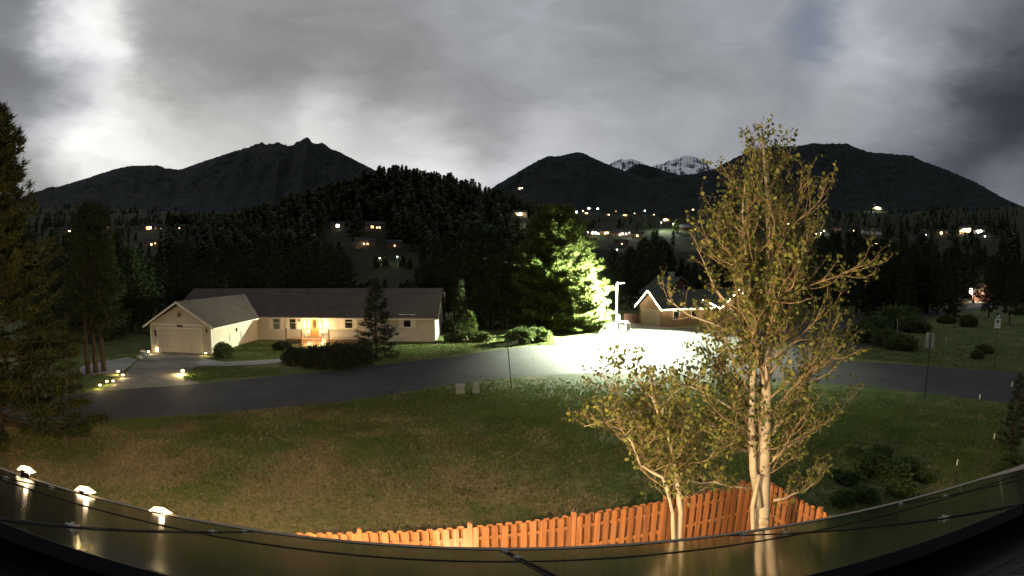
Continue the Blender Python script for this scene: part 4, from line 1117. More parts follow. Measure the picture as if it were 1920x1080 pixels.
EV, GPK, RDG = 2.62, 4.62, 5.22
FV = 10.6                 # front wall of the main wing
UL, UR = -11.0, 19.6
BV = FV + 11.0
MB().box(-7.0, 0, 0, FV + 2, -.3, EV).prism([(-7.0, EV), (0, EV), (-3.5, GPK - .22)], FV + 2, 'y', 0).build('garage_wall', M['cream'], ranch)
MB().box(UL, -7.01, FV, BV, -.3, EV).box(.01, UR, FV, BV, -.3, EV).prism([(FV, EV), (BV, EV), ((FV + BV) / 2, RDG - .25)], UR, 'x', UR - .15).prism([(FV, EV), (BV, EV), ((FV + BV) / 2, RDG - .25)], UL + .15, 'x', UL).build('wall', M['cream'], ranch)


def slope(m, p0, p1, p2, p3, th=.12):
    a = [Vector(p) for p in (p0, p1, p2, p3)]; n = (a[1] - a[0]).cross(a[3] - a[0]).normalized()
    if n.z < 0: n = -n
    m.add([*a, *[q + n * th for q in a]], [(0, 3, 2, 1), (4, 5, 6, 7), (0, 1, 5, 4), (1, 2, 6, 5), (2, 3, 7, 6), (3, 0, 4, 7)])


rf = MB(); oh = .55; k = (RDG - EV) / ((BV - FV) / 2); zE = EV - oh * k + .02
slope(rf, (UL - .4, FV - oh, zE), (UR + .45, FV - oh, zE), (UR + .45, (FV + BV) / 2, RDG), (UL - .4, (FV + BV) / 2, RDG))
slope(rf, (UR + .45, BV + oh, zE), (UL - .4, BV + oh, zE), (UL - .4, (FV + BV) / 2, RDG), (UR + .45, (FV + BV) / 2, RDG))
roof1 = rf.build('roof', M['roof'], ranch)
gf = MB(); kg = (GPK - EV) / 3.5; zG = EV - .55 * kg + .02
slope(gf, (-7.55, -.5, zG), (-3.5, -.5, GPK), (-3.5, FV + 5.0, GPK), (-7.55, FV + 5.0, zG))
slope(gf, (.55, -.5, zG), (.55, FV + .2, zG), (-3.5, FV + 5.2, GPK), (-3.5, -.5, GPK))
gf.build('garage_roof', M['roof'], ranch)
tr = MB()
for s in (-1, 1):   # barge boards of the garage gable
    x1 = -3.5 + s * 4.08
    slope(tr, (-3.5, -.535, GPK - .12), (x1, -.535, zG - .16), (x1, -.505, zG - .16), (-3.5, -.505, GPK - .12), .0)
    tr.add([(-3.5, -.53, GPK + .12), (x1, -.53, zG + .10), (x1, -.53, zG - .10), (-3.5, -.53, GPK - .10), (-3.5, -.505, GPK + .12), (x1, -.505, zG + .10), (x1, -.505, zG - .10), (-3.5, -.505, GPK - .10)],
           [(0, 1, 2, 3), (7, 6, 5, 4), (0, 4, 5, 1), (3, 2, 6, 7), (1, 5, 6, 2)])
tr.build('barge_board', M['trim'], ranch)
MB().box(.55, UR + .45, FV - oh - .03, FV - oh - .004, zE - .06, zE + .13).box(.555, .58, -.49, FV - oh, zG - .06, zG + .12).build('fascia', M['trim'], ranch)
MB().box(.58, UR + .4, FV - oh, FV, zE - .06, zE - .04).build('soffit', M['trim'], ranch)
for bx_ in ((-6.85, -.15, -.03, -.003, EV - .14, EV + .04), (-7.02, -6.86, -.032, -.003, -.1, EV - .1), (-.14, .02, -.032, -.003, -.1, EV - .1), (.003, .03, .0, .12, -.1, EV - .1), (UR - .12, UR + .02, FV - .03, FV - .003, -.1, EV - .1)): MB().box(*bx_).build('trim_board', M['trim'], ranch)
# garage door: four rows of panels in a frame
gx0, gx1, gz1 = -6.05, -1.15, 2.18
gd = MB().box(gx0, gx1, -.02, -.004, 0, gz1).build('garage_door', M['whitepanel'], ranch)
pm = MB().box(.05, 1.175, -.034, -.021, .05, .495).mesh('panel')
for r_ in range(4):
    for c_ in range(4):
        o = link('panel', pm, M['whitepanel'], gd); o.location = (gx0 + c_ * 1.225, 0, r_ * .545)
MB().box(gx0 - .16, gx0 - .005, -.05, -.004, 0, gz1 + .14).box(gx1 + .005, gx1 + .16, -.05, -.004, 0, gz1 + .14).box(gx0 - .004, gx1 + .004, -.05, -.004, gz1 + .005, gz1 + .14).build('door_frame', M['trim'], ranch)


def star(m, cx, cz, r, y, th, n=5):
    pts = []
    for i in range(2 * n):
        q = math.pi / 2 + math.pi * i / n; rr = r if i % 2 == 0 else r * .42; pts.append((cx + rr * math.cos(q), cz + rr * math.sin(q)))
    m.prism(pts, y - th, 'y', y)


su, sz = wall_uz(336, 590, 0); sg = MB(); star(sg, su, sz, .24, -.01, .03)
for i in range(24):
    q = 2 * math.pi * i / 24; q2 = 2 * math.pi * (i + 1) / 24
    sg.add([(su + .30 * math.cos(q), -.02, sz + .30 * math.sin(q)), (su + .30 * math.cos(q2), -.02, sz + .30 * math.sin(q2)), (su + .27 * math.cos(q2), -.02, sz + .27 * math.sin(q2)), (su + .27 * math.cos(q), -.02, sz + .27 * math.sin(q))], [(0, 1, 2, 3)])
o = sg.build('wall_star', M['darkmetal']); o.location = (HX, HY, 0); o.rotation_euler = (0, 0, HR); tag(o, 'dark metal star hanging in the garage gable', 'ornament')
nu, nz = wall_uz(337, 611, -.03); o = MB().box(nu - .32, nu + .32, -.055, -.035, nz - .08, nz + .08).build('number_plaque', M['darkmetal'], ranch)
# ornament left of the garage door: lizard-like cut-out
ou, oz = wall_uz(293, 625, 0); mo_ = MB().tube([(ou - .12, -.03, oz + .38), (ou - .05, -.03, oz + .2), (ou - .02, -.03, oz - .1), (ou + .1, -.03, oz - .42)], [.03, .09, .10, .015], 6)
for a, b in ((.2, 1), (.2, -1), (-.12, 1), (-.12, -1)): mo_.tube([(ou - .03, -.03, oz + a), (ou + b * .2, -.03, oz + a + .02), (ou + b * .22, -.03, oz + a - .12)], [.03, .025, .02], 5)
o = mo_.build('wall_ornament', M['darkmetal']); o.location = (HX, HY, 0); o.rotation_euler = (0, 0, HR); tag(o, 'dark metal lizard ornament left of the garage door', 'ornament')
lu, lz = wall_uz(388, 620, 0)
o = MB().lathe([(.03, -.18), (.08, -.05), (.08, .1), (.02, .18)], 8, (lu, -.1, lz)).box(lu - .04, lu + .04, -.1, -.01, lz + .1, lz + .14).build('wall_lantern', M['darkmetal'], ranch)
for px, py, w, h in ((431, 632, .34, .85), (452, 627, .34, .85)):   # arched niches on the garage side
    vv, zz = side_vz(px, py, 0)
    o = MB().prism([(vv - w / 2, zz - h / 2), (vv + w / 2, zz - h / 2), (vv + w / 2, zz + h * .25), (vv + w * .3, zz + h * .43), (vv, zz + h * .5), (vv - w * .3, zz + h * .43), (vv - w / 2, zz + h * .25)], .05, 'x', .004).build('arched_plaque', M['metal'], ranch)
vv, zz = side_vz(442, 618, 0); MB().lathe([(.03, -.2), (.09, -.05), (.09, .08), (.02, .2)], 8, (.1, vv, zz)).box(.01, .1, vv - .03, vv + .03, zz + .08, zz + .12).build('wall_lantern', M['darkmetal'], ranch)
vv, zz = side_vz(489, 620, 0); sd = MB().box(.004, .03, vv - .5, vv + .5, 0.05, 2.1).build('side_door', M['whitepanel'], ranch); MB().box(.031, .06, vv + .36, vv + .42, .95, 1.05).build('handle', M['metal'], sd)


def window(x0, x1, y0, y1, sh=(1, 1)):
    ua, za = wall_uz(x0, y0, FV); ub, zb = wall_uz(x1, y1, FV)
    w = MB().box(ua - .06, ub + .06, FV - .035, FV - .003, zb - .06, zb).box(ua - .06, ub + .06, FV - .035, FV - .003, za, za + .06).box(ua - .06, ua, FV - .035, FV - .003, zb, za).box(ub, ub + .06, FV - .035, FV - .003, zb, za).build('window', M['trim'], ranch)
    MB().box(ua, ub, FV - .012, FV - .004, zb, za).build('pane', M['glassdark'], w)
    MB().box(ua, ub, FV - .03, FV - .013, (za + zb) / 2 - .02, (za + zb) / 2 + .02).build('meeting_rail', M['trim'], w)
    MB().box(ua - .1, ub + .1, FV - .08, FV - .003, zb - .11, zb - .062).build('sill', M['trim'], w)
    for s, on in zip((-1, 1), sh):
        if not on: continue
        e = ua - .09 if s < 0 else ub + .09; m = MB(); a0, a1 = (e - .42, e) if s < 0 else (e, e + .42)
        m.box(a0, a1, FV - .03, FV - .004, zb - .05, za + .05)
        for j in range(9): z = zb + .03 + j * (za - zb - .06) / 9; m.box(a0 + .04, a1 - .04, FV - .042, FV - .031, z, z + .08)
        m.build('shutter', M['trim'], ranch)


window(512, 525, 595, 617); window(543, 555, 594, 617); window(647, 661, 593, 615, (1, 1)); window(757, 770, 590, 613)
# porch: front door with sidelights, deck, steps, railings, globe lamps
du0, dz1 = wall_uz(581, 594.5, FV); du1, _ = wall_uz(598, 594.5, FV); DZ = .42
MB().box(du0 - .62, du1 + .62, FV - .05, FV - .003, DZ, dz1 + .12).build('door_surround', M['trim'], ranch)
fd = MB().box(du0, du1, FV - .075, FV - .052, DZ + .02, dz1).build('front_door', M['door'], ranch)
dc = (du0 + du1) / 2
MB().prism([(dc + .24 * math.cos(2 * math.pi * i / 20), DZ + 1.35 + .48 * math.sin(2 * math.pi * i / 20)) for i in range(20)], FV - .09, 'y', FV - .078).build('oval_light', M['dooroval'], fd)
MB().lathe([(.035, 0), (.04, .03), (.02, .06)], 8, (du1 - .09, FV - .13, DZ + .95)).build('handle', M['metal'], fd)
for e in (du0 - .45, du1 + .13): MB().box(e, e + .32, FV - .07, FV - .052, DZ + .1, dz1 - .05).build('sidelight', M['frosted'], ranch)
for px, py in ((562, 600), (615, 598)):
    u_, z_ = wall_uz(px, py, FV); MB().lathe([(.03, -.2), (.09, -.05), (.09, .1), (.02, .2)], 8, (u_, FV - .12, z_)).build('porch_sconce', M['darkmetal'], ranch)
PV = FV - 2.2
pu0, _ = wall_uz(537, 640, PV); pu1, _ = wall_uz(672, 640, PV); su0, _ = wall_uz(566, 640, PV); su1, _ = wall_uz(617, 640, PV)
deck = MB().box(pu0, pu1, PV, FV - .01, .05, DZ - .03).build('porch_deck', M['deck'], ranch)
bd = MB().box(0, pu1 - pu0, 0, .135, 0, .028).mesh('deck_board')
for j in range(15): o = link('deck_board', bd, M['deck'], deck); o.location = (pu0, PV + .01 + j * .145, DZ - .028)
for j in range(3): MB().box(su0 + .1, su1 - .1, PV - .32 * (3 - j), PV - .32 * (2 - j) - .01, .0, .1 + j * .11).build('step', M['deck'], ranch)


def railing(a0, a1, v0, v1, z, dark=False):
    """rail between two points of the porch edge"""
    A = Vector((a0, v0, 0)); B = Vector((a1, v1, 0)); L_ = (B - A).length; n = int(L_ / .13); d = (B - A) / L_
    rail = MB().tube([A + Vector((0, 0, z + .95)), B + Vector((0, 0, z + .95))], .045, 4).build('railing', M['trim'], ranch)
    MB().tube([A + Vector((0, 0, z + .12)), B + Vector((0, 0, z + .12))], .035, 4).build('bottom_rail', M['trim'], rail)
    b = MB().box(-.03, .03, -.025, .025, .12, .93).mesh('baluster')
    for i in range(n + 1): o = link('baluster', b, M['trim'], rail); o.location = A + d * (L_ * i / n) + Vector((0, 0, z))
    for p in (A, B): MB().box(p.x - .055, p.x + .055, p.y - .055, p.y + .055, .02, z + 1.08).build('post', M['deck'], rail)


railing(pu0, su0, PV, PV, DZ); railing(su1, pu1, PV, PV, DZ)
railing(su0, su0 + .35, PV - .02, PV - .95, .12); railing(su1, su1 - .35, PV - .02, PV - .95, .12)


def globe(px, py, v, i, h=.0, r=.11, power=16, where=''):
    u_, z_ = wall_uz(px, py, v); p = HM @ Vector((u_, v, 0))
    g = thing('globe_lamp', f'lit white globe lamp {where}', 'lamp', p, HR, 'globe lamps lighting the porch')
    MB().tube([(0, 0, .0), (0, 0, z_ - r)], .022, 6).build('stem', M['darkmetal'], g)
    MB().lathe([(.05, z_ - r - .03), (.06, z_ - r), (.03, z_ - r + .01)], 8).build('collar', M['darkmetal'], g)
    MB().lathe([(.02, -r), (r * .7, -r * .7), (r, 0), (r * .7, r * .7), (.02, r)], 12, (0, 0, z_)).build('globe', M['globe'], g, True)
    lamp('globe_light', 'POINT', (0, -.02, z_ + r + .06), power, (1.0, .66, .32), g, .1)


for i, (px, py, v, w) in enumerate(((577.5, 611, FV - .45, 'by the front door, hinge side upper left'), (601, 611, FV - .45, 'by the front door, upper right'), (578, 621, PV + .12, 'at the stair head, left of the door'), (602.5, 621, PV + .12, 'at the stair head, right of the door'), (579, 645, PV - 1.25, 'at the foot of the steps, left one'), (604, 645, PV - 1.25, 'at the foot of the steps, right one'))):
    globe(px, py, v, i, where=w, power=240 if i < 4 else 170)

# landscape lights along the driveway
for i, (px, py, pw_, s, lab) in enumerate(((297, 655.5, 26, 1.0, 'lit ground lamp against the left garage pier'), (279, 661, 30, 1.2, 'lit ground lamp on the stones left of the garage'), (386, 664, 16, 1.0, 'lit ground lamp at the right garage pier'), (343, 699, 90, 2.0, 'brightest ground lamp on the bank right of the driveway'),
                                           (222, 699, 26, 1.0, 'lit path lamp, uppermost left of the driveway'), (231, 706, 20, .8, 'lit path lamp closest to the concrete left of the driveway'), (213, 717.5, 14, .7, 'lit path lamp, middle of the low row left of the driveway'), (201, 718.5, 12, .7, 'dim path lamp second from the pine beside the driveway'), (188, 725.5, 20, .9, 'lit path lamp half hidden by the pine branches'))):
    p = gp(px, py + 3); g = thing('ground_lamp', lab, 'lamp', p, 0, 'ground lamps around the driveway')
    MB().tube([(0, 0, -.05), (0, 0, .2)], .014, 6).build('stake', M['darkmetal'], g)
    k_ = .8 + .35 * s; MB().lathe([(.08 * k_, 0), (.10 * k_, .06 * k_), (.06 * k_, .12 * k_)], 10, (0, 0, .2 - .02)).build('lens', M['globe'], g, True)
    MB().lathe([(.02, 0), (.13, .01), (.04, .06)], 10, (0, 0, .305)).build('cap', M['darkmetal'], g, True)
    lamp('ground_light', 'POINT', (0, -.16, .22), pw_ * s * 2.2, (1.0, .74, .30), g, .06)
# boulders beside the garage lamp and on the bank
rg = random.Random(12)
for i, (px, py, s, lab) in enumerate(((272, 668, .5, 'pale boulder left of the garage'), (262, 672, .35, 'small boulder beside the concrete pad'), (268, 661, .4, 'boulder behind the ground lamp left of the garage'))):
    bm = bmesh.new(); bmesh.ops.create_icosphere(bm, subdivisions=2, radius=s)
    for v in bm.verts: v.co *= rg.uniform(.82, 1.12); v.co.z *= .6
    me = bpy.data.meshes.new('boulder'); bm.to_mesh(me); bm.free(); o = link('boulder', me, M['stone']); o.location = gp(px, py) + Vector((0, 0, s * .2)); tag(o, lab, 'rock', 'boulders beside the garage')

# ------------------------------------------------------------------ street lamp and things by the court
LP = Vector((12.0, 60.3, 0))
sl = thing('street_lamp', 'tall pole lamp flooding the court with white light', 'lamp', LP)
MB().tube([(0, 0, 0), (0, 0, .5), (0, 0, 6.0)], [.11, .10, .075], 12).build('pole', M['metal'], sl, True)
MB().lathe([(.2, 0), (.2, .04), (.12, .1)], 10).build('base', M['metal'], sl)
MB().tube([(0, 0, 5.86), (.35, -.03, 5.92)], .04, 8).build('arm', M['metal'], sl)
hd = MB().prism([(.3, -.16), (.95, -.11), (.98, 0), (.95, .11), (.3, .16)], 5.98, 'z', 5.86).build('lamp_head', M['metal'], sl)
MB().box(.42, .9, -.1, .1, 5.845, 5.857).build('lens', M['led'], hd)
lamp('street_light', 'SPOT', (.62, -.02, 5.80), STREET_W, (.90, 1.0, .74), sl, .16, R(129), .26, (.62, -2.15, 0))       # cut-off cone tipped towards the road
lamp('street_spill', 'SPOT', (.40, -.02, 5.82), STREET_W * 1.1, (.90, 1.0, .74), sl, .16, R(146), .75, (-5.2, 3.6, 3.4))       # spill of the lens towards the pine
MB().lathe([(.02, 0), (.03, .08), (.01, .16)], 6, (0, 0, 6.0)).build('photocell', M['darkmetal'], sl)
# mailboxes on posts
for i, (px, w, h, lab) in enumerate(((1163, .42, 1.35, 'glaring white mailbox cluster left of its twin by the lamp'), (1176, .52, 1.2, 'glaring white mailbox cluster, right of the pair by the lamp'))):
    p = gp(px, 625); g = thing('mailbox', lab, 'mailbox', p, .2, 'mailboxes under the street lamp')
    MB().box(-.08, .08, -.08, .08, 0, .35).build('post', M['signwhite'], g)
    b = MB().box(-w / 2, w / 2, -.22, .22, .35, h).build('box', M['signwhite'], g)
    for r_ in range(3):
        for c_ in range(2): MB().box(-w / 2 + .03 + c_ * w / 2, -.03 + c_ * w / 2, -.232, -.221, .4 + r_ * (h - .45) / 3, .36 + (r_ + 1) * (h - .45) / 3).build('door', M['whitepanel'], b)
    MB().prism([(-w / 2 - .04, h), (w / 2 + .04, h), (0, h + .12)], .26, 'y', -.26).build('lid', M['whitepanel'], g)
p = gp(1160, 626) + Vector((.3, 1.2, 0)); g = thing('marker_post', 'thin pale marker post behind the mailboxes', 'post', p); MB().tube([(0, 0, 0), (0, 0, 2.1)], .04, 6).build('shaft', M['signwhite'], g); MB().box(-.05, 1.0, -.02, .02, 1.25, 1.36).build('board', M['signwhite'], g)

# ------------------------------------------------------------------ brown house with string lights
O2 = Vector((19.3, 66.4, 0)); A2 = R(18)
brown = thing('brown_house', 'brown timber house outlined with lit string lights behind the aspen', 'house', O2, A2)
e2 = 2.66; r2 = 4.62; W2 = 5.6
MB().box(0, 13.5, 0, W2, -.3, e2).prism([(0, e2), (W2, e2), (W2 / 2, r2 - .2)], .2, 'x', 0).build('wall', M['brownwall'], brown)
m = MB(); k2 = (r2 - e2) / (W2 / 2); zz = e2 - .5 * k2
slope(m, (-.5, -.5, zz), (14, -.5, zz), (14, W2 / 2, r2), (-.5, W2 / 2, r2)); slope(m, (14, W2 + .5, zz), (-.5, W2 + .5, zz), (-.5, W2 / 2, r2), (14, W2 / 2, r2)); m.build('roof', M['roofgreen'], brown)
gdo = MB().box(-.03, -.004, .5, 5.1, 0, 2.2).build('garage_door', M['tanwall'], brown)
for j in range(4): MB().box(-.045, -.031, .55, 5.05, .04 + j * .55, .53 + j * .55).build('panel', M['tanwall'], gdo)
# gabled wing facing the camera, then a low wing
MB().box(9.0, 14.6, -1.2, W2, -.3, e2).prism([(9.0, e2), (14.6, e2), (11.8, r2)], W2, 'y', -1.2).build('gable_wall', M['brownwall'], brown)
m = MB(); kk = (r2 + .15 - e2) / 2.8
slope(m, (8.5, -1.7, e2 - .5 * kk), (11.8, -1.7, r2 + .15), (11.8, W2, r2 + .15), (8.5, W2, e2 - .5 * kk)); slope(m, (15.1, -1.7, e2 - .5 * kk), (15.1, W2, e2 - .5 * kk), (11.8, W2, r2 + .15), (11.8, -1.7, r2 + .15)); m.build('gable_roof', M['roofgreen'], brown)
MB().box(14.61, 22, .2, W2, -.3, e2).build('wing_wall', M['brownwall'], brown)
m = MB(); slope(m, (14.6, -.4, e2), (22.5, -.4, e2), (22.5, W2 / 2, 4.1), (14.6, W2 / 2, 4.1)); slope(m, (22.5, W2 + .4, e2), (14.6, W2 + .4, e2), (14.6, W2 / 2, 4.1), (22.5, W2 / 2, 4.1)); m.build('wing_roof', M['roofgreen'], brown)
MB().box(4.0, 9.5, 5.7, 11, -.3, 4.3).prism([(4.0, 4.3), (9.5, 4.3), (6.75, 6.2)], 11, 'y', 5.7).build('upper_wall', M['redwall'], brown)
m = MB(); slope(m, (3.3, 4.9, 3.82), (6.75, 4.9, 6.3), (6.75, 11.4, 6.3), (3.3, 11.4, 3.82)); slope(m, (10.2, 4.9, 3.82), (10.2, 11.4, 3.82), (6.75, 11.4, 6.3), (6.75, 4.9, 6.3)); m.build('upper_roof', M['roofgreen'], brown)
for x_ in (5.6, 7.9): w_ = MB().box(x_ - .35, x_ + .35, 5.66, 5.695, 4.4, 5.2).build('window', M['trim'], brown); MB().box(x_ - .29, x_ + .29, 5.65, 5.659, 4.46, 5.14).build('pane', M['glassdark'], w_)
ch = MB().box(7.3, 8.0, 8.6, 9.3, 5.6, 7.0).build('chimney', M['stone'], brown); MB().box(7.22, 8.08, 8.52, 9.38, 7.0, 7.1).build('cap', M['metal'], ch)
for x_ in (2.2, 5.2, 10.6, 13.0, 17.2): w_ = MB().box(x_ - .5, x_ + .5, (-1.235 if 9 < x_ < 14.6 else (.165 if x_ > 14 else -.035)), (-1.204 if 9 < x_ < 14.6 else (.196 if x_ > 14 else -.004)), .95, 2.05).build('window', M['trim'], brown); y_ = (-1.245 if 9 < x_ < 14.6 else (.155 if x_ > 14 else -.045)); MB().box(x_ - .44, x_ + .44, y_, y_ + .009, 1.01, 1.99).build('pane', M['glassdark'], w_)
# the string lights: one cable, each bulb a part
B2 = Matrix.Translation(O2) @ Matrix.Rotation(A2, 4, 'Z')
sg_ = thing('string_lights', 'warm white string lights along the eaves of the brown house', 'lights', O2, A2)
runs = [[(-.56, W2 + .5, zz + .05), (-.56, W2 / 2, r2 + .08), (-.56, -.5, zz + .05)], [(-.56, -.58, zz + .05), (8.4, -.58, zz + .05)], [(7.0, .75, 3.55), (8.5, -1.75, e2 - .5 * kk + .05)], [(8.5, -1.76, e2 - .5 * kk + .06), (11.8, -1.76, r2 + .22), (15.1, -1.76, e2 - .5 * kk + .06)], [(15.2, -.47, e2 + .05), (22.4, -.47, e2 + .05)]]
bm_ = MB().lathe([(.012, -.07), (.045, -.045), (.062, 0), (.04, .045), (.012, .06)], 8).mesh('bulb', True)
cab = MB(); rg = random.Random(3)
for ri, rn in enumerate(runs):
    cab.tube(rn, .012, 4)
    for a, b in zip(rn[:-1], rn[1:]):
        a, b = Vector(a), Vector(b); n = int((b - a).length / (.17 if ri == 0 else .20))
        for i in range(n):
            if ri and rg.random() < .06: continue
            o = link('bulb', bm_, M['bulb'], sg_); o.location = a.lerp(b, (i + .5) / n) + Vector((rg.uniform(-.02, .02), rg.uniform(-.02, .02), -.05 + rg.uniform(-.03, .02)))
cab.build('cable', M['darkmetal'], sg_)
for ri, q in enumerate(((-.75, W2 * .75, 3.5), (-.75, W2 * .25, 3.5), (2.5, -.8, 2.2), (6.5, -.8, 2.2), (10.5, -2.0, 3.2), (13.2, -2.0, 3.2), (17, -.7, 2.5), (20, -.7, 2.5))): lamp('string_light', 'POINT', q, 26, (1.0, .74, .40), sg_, .25)
rf_ = thing('red_fence', 'low dark red board fence left of the brown garage', 'fence', gp(1170, 605)); 
for i in range(14): MB().box(i * .17, i * .17 + .15, -.015, .015, 0, 1.25).build('board', M['redwall'], rf_)
MB().box(0, 2.4, .02, .06, .9, 1.0).build('rail', M['redwall'], rf_)

# ------------------------------------------------------------------ signs, stakes, utility boxes
def pole_h(px, base_y, top_y):
    b = gp(px, base_y); a, e = azel(px, top_y); return b, CAM_H + math.hypot(b.x, b.y) * math.tan(e)


b = gp(959, 728); h = CAM_H + math.hypot(b.x, b.y) * math.tan(azel(951, 641)[1])
ss = thing('street_name_sign', 'green street name sign with crossed blades on a leaning pole', 'sign', b, 0); ss.rotation_euler = (0, -.085, 0)
MB().tube([(0, 0, -.2), (0, 0, h + .05)], .030, 8).build('pole', M['darkmetal'], ss)


def blade(L_, z, ang, tilt=0.0):
    o = MB().box(-L_ / 2, L_ / 2, -.006, .006, 0, .19).build('blade', M['signgreen'], ss); o.location = (0, 0, z); o.rotation_euler = (0, -tilt, ang)
    bo = MB().box(-L_ / 2 + .01, L_ / 2 - .01, -.0085, -.007, .008, .018).box(-L_ / 2 + .01, L_ / 2 - .01, -.0085, -.007, .172, .182).build('border', M['signwhite'], o)
    rr = random.Random(int(L_ * 100)); m = MB(); x = -L_ / 2 + .08
    while x < L_ / 2 - .12:      # blurred pale lettering: strokes only, no words can be read
        w = rr.choice((.035, .045, .055)); m.box(x, x + .014, -.0085, -.007, .05, .14)
        if rr.random() < .6: m.box(x + .014, x + w, -.0085, -.007, rr.choice((.05, .09, .126)), rr.choice((.064, .104, .14)) + .002)
        if rr.random() < .5: m.box(x + w, x + w + .012, -.0085, -.007, .05, .14)
        x += w + .035 + (.06 if rr.random() < .15 else 0)
    tag(m.build('lettering', M['signback'], o), kind='stuff')


blade(1.45, h - .22, .25, .10); blade(1.0, h + .02, 1.9, .0)
b, h = pole_h(1733, 746, 622); g = thing('street_sign', 'sign on a dark pole seen from its bare back', 'sign', b); g.rotation_euler = (0, .015, .0)
MB().tube([(0, 0, -.2), (0, 0, h)], .042, 6).build('pole', M['darkmetal'], g)
pl = MB().prism([(-.28, -.45), (.28, -.45), (.30, -.43), (.30, .43), (.28, .45), (-.28, .45), (-.30, .43), (-.30, -.43)], .004, 'y', 0).build('plate', M['signback'], g); pl.location = (.03, .04, h - .50); pl.rotation_euler = (0, 0, -.5)
for z_ in (-.3, .3): MB().lathe([(.02, 0), (.02, .012)], 6, (0, 0, 0)).build('bolt', M['alu'], pl).location = (0, -.006, z_)
b, h = pole_h(1863, 690, 586); g = thing('symbol_sign', 'white symbol sign under a small dark sign on a thin pole', 'sign', b); g.rotation_euler = (0, .012, -math.atan2(b.x, b.y) * .8)
MB().tube([(0, 0, -.2), (0, 0, h)], .026, 6).build('pole', M['darkmetal'], g)
pw2 = .27
p1 = MB().box(-pw2, pw2, -.05, -.044, h - .42, h).build('small_plate', M['signgreen'], g)
MB().prism([(-.18, h - .33), (-.05, h - .36), (.18, h - .34), (.20, h - .12), (.10, h - .12), (.06, h - .26), (-.04, h - .27), (-.18, h - .16)], -.055, 'y', -.052).build('emblem', M['signwhite'], p1)
p2 = MB().box(-pw2, pw2, -.05, -.044, h - 1.22, h - .45).build('plate', M['signwhite'], g)
MB().prism([(.13 * math.cos(2 * math.pi * i / 16), h - .68 + .16 * math.sin(2 * math.pi * i / 16)) for i in range(16)], -.055, 'y', -.052).build('emblem', pbr('faded ink', (.09, .08, .08), rough=.7), p2)
MB().box(-.17, .17, -.055, -.052, h - .98, h - .95).box(-.12, .12, -.055, -.052, h - 1.08, h - 1.05).build('faded_lines', M['signback'], p2)
stakes = [(1825, 836, 738, 'steel stake with white tip at the lawn corner by the road'), (1853, 878, 812, 'steel stake with white tip before the small conifer'), (1785, 922, 860, 'steel stake with white tip closest to the solar panels'), (1886, 800, 715, 'steel stake with white tip behind the small conifer'), (1907, 815, 738, 'steel stake with white tip at the picture edge')]
for px, by, ty, lab in stakes:
    b, h = pole_h(px, by, ty); g = thing('fence_stake', lab, 'stake', b, 0, 'steel stakes of the wire fence'); g.rotation_euler = (rg.uniform(-.02, .02), rg.uniform(0, .04), .4)
    MB().box(-.026, .026, -.004, .004, -.2, h - .22).box(-.004, .004, -.004, .034, -.2, h - .22).build('post', M['darkmetal'], g)
    MB().box(-.030, .030, -.006, .006, h - .22, h).box(-.006, .006, -.006, .038, h - .22, h).build('white_tip', M['signwhite'], g)
for px, by, ty, lab in ((1773, 652, 630, 'thin pale survey stake right of the back-facing sign'), (1681, 640, 598, 'tall thin pale rod among the island bushes')):
    b, h = pole_h(px, by, ty); g = thing('survey_stake', lab, 'stake', b); MB().tube([(0, 0, -.1), (0, 0, h)], .022, 6).build('shaft', M['signwhite'], g); MB().lathe([(.03, 0), (.03, .05)], 6, (0, 0, h)).build('cap', M['signwhite'], g)
b = gp(1683, 640); g = thing('red_marker', 'small red marker among the island bushes', 'marker', b); MB().box(-.2, .2, -.15, .15, .2, .75).build('housing', M['red'], g); MB().tube([(0, 0, 0), (0, 0, .25)], .05, 6).build('foot', M['darkmetal'], g)
b = gp(863, 738); g = thing('utility_box', 'squat square utility pedestal at the lawn edge', 'utility box', b, .15)
MB().box(-.26, .26, -.2, .2, 0, .48).build('cabinet', M['pedestal'], g); MB().prism([(-.3, .48), (.3, .48), (.27, .56), (-.27, .56)], .24, 'y', -.24).build('lid', M['pedestal'], g)
b = gp(893, 737); g = thing('utility_pedestal', 'rounded pale utility pedestal beside the street name sign', 'utility box', b, .1)
MB().box(-.22, .22, -.2, .2, 0, .2).build('base', M['pedestal'], g)
MB().prism([(-.18, .2), (.18, .2), (.165, .52), (.13, .60), (-.13, .60), (-.165, .52)], .16, 'y', -.16).build('dome', M['pedestal'], g)

# ------------------------------------------------------------------ house and car at the right edge
O3 = gp(1872, 566); A3 = R(-28)
h3 = thing('cabin', 'dark red-brown cabin with one lit doorway at the right', 'house', O3, A3)
MB().box(-9, 5, 0, 7, -.3, 3.0).prism([(-9, 3.0), (5, 3.0), (-2, 5.6)], 7, 'y', 0).build('wall', M['redwall'], h3)
m = MB(); slope(m, (-9.6, -.5, 2.8), (-2, -.5, 5.7), (-2, 7.5, 5.7), (-9.6, 7.5, 2.8)); slope(m, (5.6, -.5, 2.8), (5.6, 7.5, 2.8), (-2, 7.5, 5.7), (-2, -.5, 5.7)); m.build('roof', M['roofdark'], h3)
MB().box(0.5, 2.0, -.04, -.004, 3.4, 4.3).build('loft_window', M['tanwall'], h3)
d_ = ray(1818, 546); pd_ = O3 + Vector((-7.0 * math.cos(A3), -7.0 * math.sin(A3), 0)); t_ = pd_.length / math.hypot(d_.x, d_.y); LPT = CAMP + d_ * t_
loc = (Matrix.Translation(O3) @ Matrix.Rotation(A3, 4, 'Z')).inverted() @ LPT
w_ = MB().box(loc.x - .55, loc.x + .55, -.05, -.01, loc.z - .8, loc.z + .8).build('lit_doorway', emit('lit doorway', (1.0, .80, .58), 14), h3)
